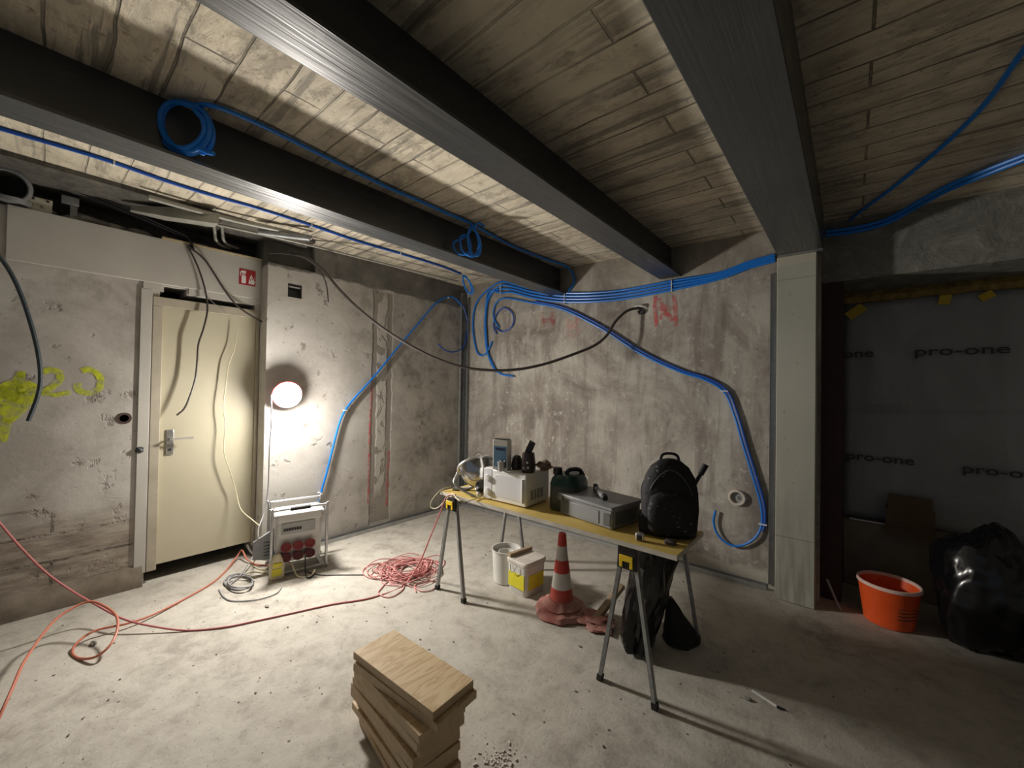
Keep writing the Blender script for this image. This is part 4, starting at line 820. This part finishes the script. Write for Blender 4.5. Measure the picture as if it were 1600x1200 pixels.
MB().loft([(0, hw_-.012, hd_-.012, 7), (.006, hw_-.008, hd_-.008, 7), (.215, hw_, hd_, 7)], 40).build('bucket_body', 'bucketw', t)
MB().loft([(.21, hw_+.006, hd_+.006, 7), (.232, hw_+.008, hd_+.008, 7), (.24, hw_+.0, hd_+.0, 7)], 40).build('lid', 'lidm', t)
MB().bb((-hw_+.022, -hd_-.001, .05), (hw_-.02, -hd_+.003, .15)).build('yellow_label', 'ylabel', t)
MB().bb((hw_-.004, -hd_+.03, .05), (hw_+.0015, hd_-.03, .15)).build('yellow_label', 'ylabel', t)
MB().tube(spline([(-.05, -hd_-.008, .20), (-.03, -hd_-.02, .16), (.0, -hd_-.022, .175), (.02, -hd_-.012, .21)], 5), .003, 6).build('wire_handle', 'galv', t)
loc = t.location.copy(); a_ = R(-5); Rm = Matrix.Rotation(a_, 3, 'Z')
b = MB(); b.beam(loc+Rm@V((-.08, -.10, .253)), loc+Rm@V((-.065, .12, .253)), .03, .024); tag(b.build('mixing_stick', 'stick', bevel=.002), 'old timber stirring stick lying on the dusty bucket lid', 'stick')
# cone
q = uz(877, 955, 0)
t = thing('traffic_cone', 'red and white traffic cone under the table edge', 'traffic cone', (q.x, q.y, 0))
MB().lathe([(.085, .05), (.075, .10), (.055, .25), (.034, .40), (.026, .50), (.022, .515), (.016, .515)], (0, 0, 0), 32).build('cone_body', 'cone', t)
b = MB(); rs = []
for k, (r_, z_) in enumerate(((.155, 0), (.165, .012), (.15, .035), (.115, .045), (.12, .055), (.09, .075), (.08, .09))):
    rs.append([V((r_*(1+.10*abs(cos(2*a))+.08*noise.noise(V((cos(a)*2, sin(a)*2, z_*20))))*cos(a), r_*(1+.10*abs(cos(2*a))+.08*noise.noise(V((cos(a)*2, sin(a)*2, z_*20))))*sin(a), max(0, z_+(.012*noise.noise(V((cos(a)*3, sin(a)*3, 3))) if k > 1 else 0)))) for a in [2*pi*j/48 for j in range(48)]])
b.rings(rs).build('cone_base', 'conebase', t)
# battens and profile
p0, p1 = uz(927, 972, .02), uz(972, 915, .14)
tag(MB().beam(p0, p1, .045, .03).build('timber_batten', 'stick', bevel=.004), 'short pale batten leaning between the cone and black sack', 'batten')
b = MB(); lump(b, (q.x+.24, q.y+.02, .02), .10, (1.1, .9, .28), 12, 12, .6); tag(b.build('dusty_rag', 'conebase', ang=20), 'crumpled dusty rag on the floor beside the cone foot', 'rag')
# black sack hanging from the trestle
b = MB(); rs = []
c0 = V((2.90, -1.22, 0))
for i in range(15):
    k = i/14; z_ = .02+.625*k; ring = []
    wx = lerp(.085, .11, min(1, k*1.6)) if k < .4 else lerp(.11, .115, k); wy = .12 if k < .5 else lerp(.12, .20, (k-.5)*2)
    for j in range(40):
        a = 2*pi*j/40; n1 = noise.noise(V((cos(a)*1.6, sin(a)*1.6, k*2.2)))*.40+noise.noise(V((cos(a)*4, sin(a)*4, k*6)))*.18
        ring.append(c0+V((-.07*(1-k)+wx*(1+n1)*cos(a), .05*k+wy*(1+n1)*sin(a), max(.004, z_+.02*noise.noise(V((a*2, k, 1)))))))
    rs.append(ring)
b.rings(rs); tag(b.build('black_sack', 'bag', ang=25), 'limp black plastic sack hung under the right trestle rail', 'bag')
b = MB(); rs = []
for i in range(10):
    k = i/9; z_ = .005+.24*k; rs.append([V((2.985-.05*k+(.10-.085*k)*cos(a)*(1+.3*noise.noise(V((cos(a)*2, sin(a)*2, k*3)))), -.985-.05*k+(.12-.10*k)*sin(a), z_)) for a in [2*pi*j/30 for j in range(30)]])
b.rings(rs); tag(b.build('black_sheet', 'strap', ang=25), 'pointed heap of black sheeting on the floor behind the sack', 'sheet')

# ---------------------------------------------------------------- stack of boards
corn = [uz(551, 1012, .35), uz(618, 990, .35), uz(738, 1060, .35), uz(678, 1118, .35)]
cen = (corn[0]+corn[1]+corn[2]+corn[3])/4; ax_ = ((corn[3]-corn[0])+(corn[2]-corn[1])); ang = math.atan2(ax_.y, ax_.x)
L_, W_ = .50, .20; NB = 11; TH = .0312
offs = [(0, 0, 0), (.018, -.004, 1.5), (-.008, -.016, -6), (-.015, -.012, -7), (-.026, -.004, -5), (-.036, -.012, -7), (-.045, -.004, -6), (-.04, .004, -9), (-.045, -.004, -8), (-.03, .006, -11), (-.02, .0, -12)]
for i in range(NB):
    dx, dy, da = offs[i]; zt = .352-i*.0317
    lab = {0: 'topmost plywood board of the stack in the foreground', 1: 'second plywood board from the top of the stack, jutting out right', NB-1: 'bottom board of the plywood stack on the floor'}.get(i, ['', '', 'third', 'fourth', 'fifth', 'sixth', 'seventh', 'eighth', 'ninth', 'tenth', ''][i]+' plywood board from the top of the foreground stack')
    L = L_*(1 if i != 1 else 1.0); c = cen+V((dx*cos(ang)-dy*sin(ang), dx*sin(ang)+dy*cos(ang), 0))
    t = thing('plywood_board', lab, 'board', (c.x, c.y, zt-TH+.0005), ang+R(da), 'plywood boards stacked in the foreground')
    MB().bb((-L/2, -W_/2, .0), (L/2, W_/2, TH-.0012)).build('board_core', 'endg', t, bevel=.0012)
    MB().bb((-L/2+.001, -W_/2+.001, TH-.0012), (L/2-.001, W_/2-.001, TH-.0007)).build('face_veneer', 'wood' if i == 0 else 'wood2', t)
p0, p1 = uz(1175, 1079, .008), uz(1214, 1104, .008)
t = thing('marking_tool', 'white stick with dark tip lying on the open floor', 'stick', p0); MB().tube([p0, p1], .006, 8).build('white_shaft', 'white', t, world=True); MB().tube([p1, p1+(uz(1228, 1109, .004)-p1)], [.0065, .002], 8).build('dark_tip', 'dgrey', t, world=True)

# ---------------------------------------------------------------- right side: niche, bucket, bags
yb = .71
t = thing('vapour_membrane', 'grey printed membrane sheet closing off the niche opening', 'sheet', (5.1, yb, SILL)); b = MB(); nxs, nzs = 60, 30; vs = []; fs = []
for i in range(nxs+1):
    for j in range(nzs+1):
        x = lerp(3.70, 6.6, i/nxs); z_ = lerp(SILL+.004, OPZ-.075, j/nzs); dpt = .02*noise.noise(V((x*2.3, 0, z_*1.3)))+.012*noise.noise(V((x*6+z_*2, 3, z_*2)))
        vs.append((x, yb+dpt, z_))
for i in range(nxs):
    for j in range(nzs): a = i*(nzs+1)+j; fs.append((a, a+nzs+1, a+nzs+2, a+1))
b.add(vs, fs); sh = b.build('sheet_body', 'memb', t, world=True); so = sh.modifiers.new('thickness', 'SOLIDIFY'); so.thickness = .003; so.offset = 1
def text(s, px, py, hpx, rot=0, wsc=1.25):
    q = uy(px, py, yb-.036); q2 = uy(px, py-hpx, yb-.036); c_ = bpy.data.curves.new('printed_text', 'FONT'); c_.body = s; c_.size = (q2.z-q.z)*1.5; c_.extrude = .0004; c_.offset = .0012
    o0 = bpy.data.objects.new('tmp', c_); C.objects.link(o0); bpy.context.view_layer.update(); me = bpy.data.meshes.new_from_object(o0.evaluated_get(bpy.context.evaluated_depsgraph_get())); bpy.data.objects.remove(o0)
    me.name = 'printed_text'; me.materials.clear(); me.materials.append(M_['ink']); o = bpy.data.objects.new('printed_text', me); C.objects.link(o); o.parent = t
    o.location = V(q)-t.location; o.rotation_euler = (pi/2, rot, 0); o.scale = (wsc, 1, 1)
text('pro-one', 1428, 556, 13, 0, 1.5); text('pro-one', 1322, 717, 12, 0, 1.28); text('pro-one', 1503, 738, 13, 0, 1.35); text('one', 1317, 559, 12, 0, 1.3)
MB().beam(uy(1322, 636, yb-.034), uy(1422, 637, yb-.034), .001, .022, V((0, 1, 0))).build('yellow_tape', 'tape', t, world=True)
MB().beam(uy(1322, 644, yb-.030), uy(1700, 646, yb-.030), .0008, .012, V((0, 1, 0))).build('seam_fold', 'memb', t, world=True)
for (px, py, w_, h_, a_) in ((1337, 487, .07, .12, .9), (1477, 466, .06, .09, .2), (1542, 462, .07, .05, -.5)):
    MB().box(uy(px, py, yb-.034), (w_, .001, h_), Matrix.Rotation(a_, 3, 'Y')).build('yellow_tape', 'tape', t, world=True)
b = MB(); rs = []
for i in range(90):
    x = lerp(3.70, 6.6, i/89); a1 = .012*noise.noise(V((x*9, 0, 1))); a2 = .016*noise.noise(V((x*14, 5, 1))); rs.append([(x, yb-.045+a2, OPZ-.085+a1), (x, yb-.055+a1, OPZ-.045+a2), (x, yb-.03, OPZ-.001), (x, yb+.06, OPZ-.001), (x, yb+.06, OPZ-.08)])
b.rings(rs); tag(b.build('sealing_foam', 'foam', ang=15), 'yellow brown sealing foam strip above the grey membrane', 'foam')
p0, p1 = uy(1326, 812, .46), uy(1374, 817, .46)
tag(MB().beam((3.74, .625, SILL+.007), (3.95, .625, SILL+.007), .03, .01).build('metal_strip', 'galv'), 'short bright metal strip on the niche sill', 'metal strip')
t = thing('cardboard_box', 'brown cardboard box standing on the niche sill', 'box', (4.07, .60, SILL), R(-4)); hx = .125
MB().bb((-hx, -.07, 0), (hx, .05, .15)).build('box_body', 'card', t, bevel=.002); MB().prism([(-.07, .15), (.05, .15), (.05, .23), (.0, .235)], lambda y, z: (-hx+.01, y, z), (2*hx-.02, 0, 0)).build('box_flap', 'card', t, bevel=.002)
MB().bb((-hx+.005, -.085, -.045), (hx-.005, -.073, .02)).build('front_flap', 'card', t)
t = thing('mortar_bucket', 'bright orange bucket with chalky rim on the floor by the niche', 'bucket', (3.935, .10, 0)); r0, r1, h_ = .122, .152, .262
MB().lathe([(r0-.01, 0), (r0, .006), (r1, h_-.02), (r1-.004, h_-.018), (r0-.005, .012), (.004, .012)], (0, 0, 0), 40, cap1=False).build('bucket_body', 'obucket', t)
MB().lathe([(r1-.004, h_-.02), (r1+.006, h_-.02), (r1+.007, h_-.004), (r1+.001, h_), (r1-.006, h_-.002), (r1-.005, h_-.02)], (0, 0, 0), 40, cap0=False, cap1=False).build('bucket_rim', 'rimp', t)
b = MB()
for k in range(5):
    z_ = .165-k*.022; b.rings([[V((r*cos(a), r*sin(a), z)) for r, z in ((lerp(r0, r1, z_/h_)+.0008, z_), (lerp(r0, r1, (z_+.007)/h_)+.0012, z_+.007), (lerp(r0, r1, z_/h_)-.001, z_))] for a in [R(-75)+R(50)*j/8 for j in range(9)]])
b.build('printed_lines', 'ink', t)
p0, p1 = uz(1313, 953, .008), uy(1292, 905, .035)
tag(MB().tube([p0, p1], .007, 8).build('leaning_rod', 'grey'), 'thin pale rod leaning at the foot of the dark red wall', 'rod')
def sack(name, label, c, r, sq, seed, amp=.3):
    b = MB(); rs = []; n = 30
    for i in range(1, n):
        th = pi*i/n; ring = []
        for j in range(60):
            ph = 2*pi*j/60; q = V((sin(th)*cos(ph), sin(th)*sin(ph), -cos(th)))
            nn_ = noise.noise(q*1.3+V((seed, 0, 0))); rid = 1-abs(noise.noise(q*3.1+V((seed*2, 5, 0))))*2; rid2 = 1-abs(noise.noise(q*7+V((seed, 9, 0))))*2
            k = 1+amp*nn_+.10*rid+.045*rid2
            p = V(c)+V((q.x*sq[0], q.y*sq[1], q.z*sq[2]))*r*k; p.z = max(.003, p.z); ring.append(p)
        rs.append(ring)
    b.rings(rs); return tag(b.build(name, 'bag', ang=60), label, 'bag')
sack('rubbish_sack', 'upright shiny black rubbish sack beside the orange bucket', (4.36, .13, .32), .30, (.72, .62, 1.15), 3)
sack('rubbish_sack', 'low spread black rubbish sack at the right edge of the picture', (4.93, -.03, .17), .27, (1.25, .85, .72), 8)

q = ub(1152, 777, 0)
t = thing('round_wall_box', 'round white socket ring on the back wall inside the conduit hook', 'socket box', (q.x, q.y, q.z)); Mx = Matrix.Rotation(pi/2, 3, 'X')
MB().lathe([(.062, -.02), (.062, .022), (.058, .030), (.046, .030), (.043, .024), (.043, -.02)], (0, 0, 0), 32, Mx, cap0=False, cap1=False).build('socket_ring', 'lidm', t)
MB().lathe([(.044, -.002), (.030, .002), (.012, .004), (.010, .014)], (0, 0, 0), 24, Mx).build('socket_inside', 'crate', t)
for px, py, r_, lab in ((417, 948, .012, 'small grey stub lying on the floor before the power box'), (146, 1007, .016, 'small flat stone on the floor inside the orange cable loop'), (905, 1010, .008, 'tiny dark chip on the floor near the sack'), (1168, 1093, .012, 'pale crumb of plaster beside the white stick')):
    q = uz(px, py, 0); b = MB(); lump(b, (q.x, q.y, r_*.45), r_, (1.7, .9, .5), px, 8); tag(b.build('stone_chip', 'stone'), lab, 'stone')
b = MB()
for i in range(90):
    q = uz(random.gauss(778, 16), random.gauss(1188, 10), 0); r_ = random.uniform(.001, .003); b.box((q.x, q.y, r_), (r_*random.uniform(2, 6), r_*2, r_*2), random.uniform(0, 3))
o = b.build('sawdust_pile', 'lidm', smooth=False); o['kind'] = 'stuff'; tag(o, 'patch of crumbs and splinters right of the plywood stack', 'debris')
# loose crumbs on the floor
b = MB()
for i in range(420):
    x = random.uniform(.1, 4.6); y = random.uniform(-3.4, -.1); r_ = random.choice((.0015, .002, .002, .003, .0045))
    if (x-3.75)**2+(y+3.46)**2 < .5: continue
    if -.28 < x-2.9 < .28 and -1.6 < y < -.8: continue
    b.box((x, y, r_*.5), (r_*2, r_*1.4, r_), random.uniform(0, 3))
o = b.build('concrete_crumbs', 'pebble', smooth=False); o['kind'] = 'stuff'; tag(o, 'loose crumbs of concrete scattered over the floor', 'rubble')
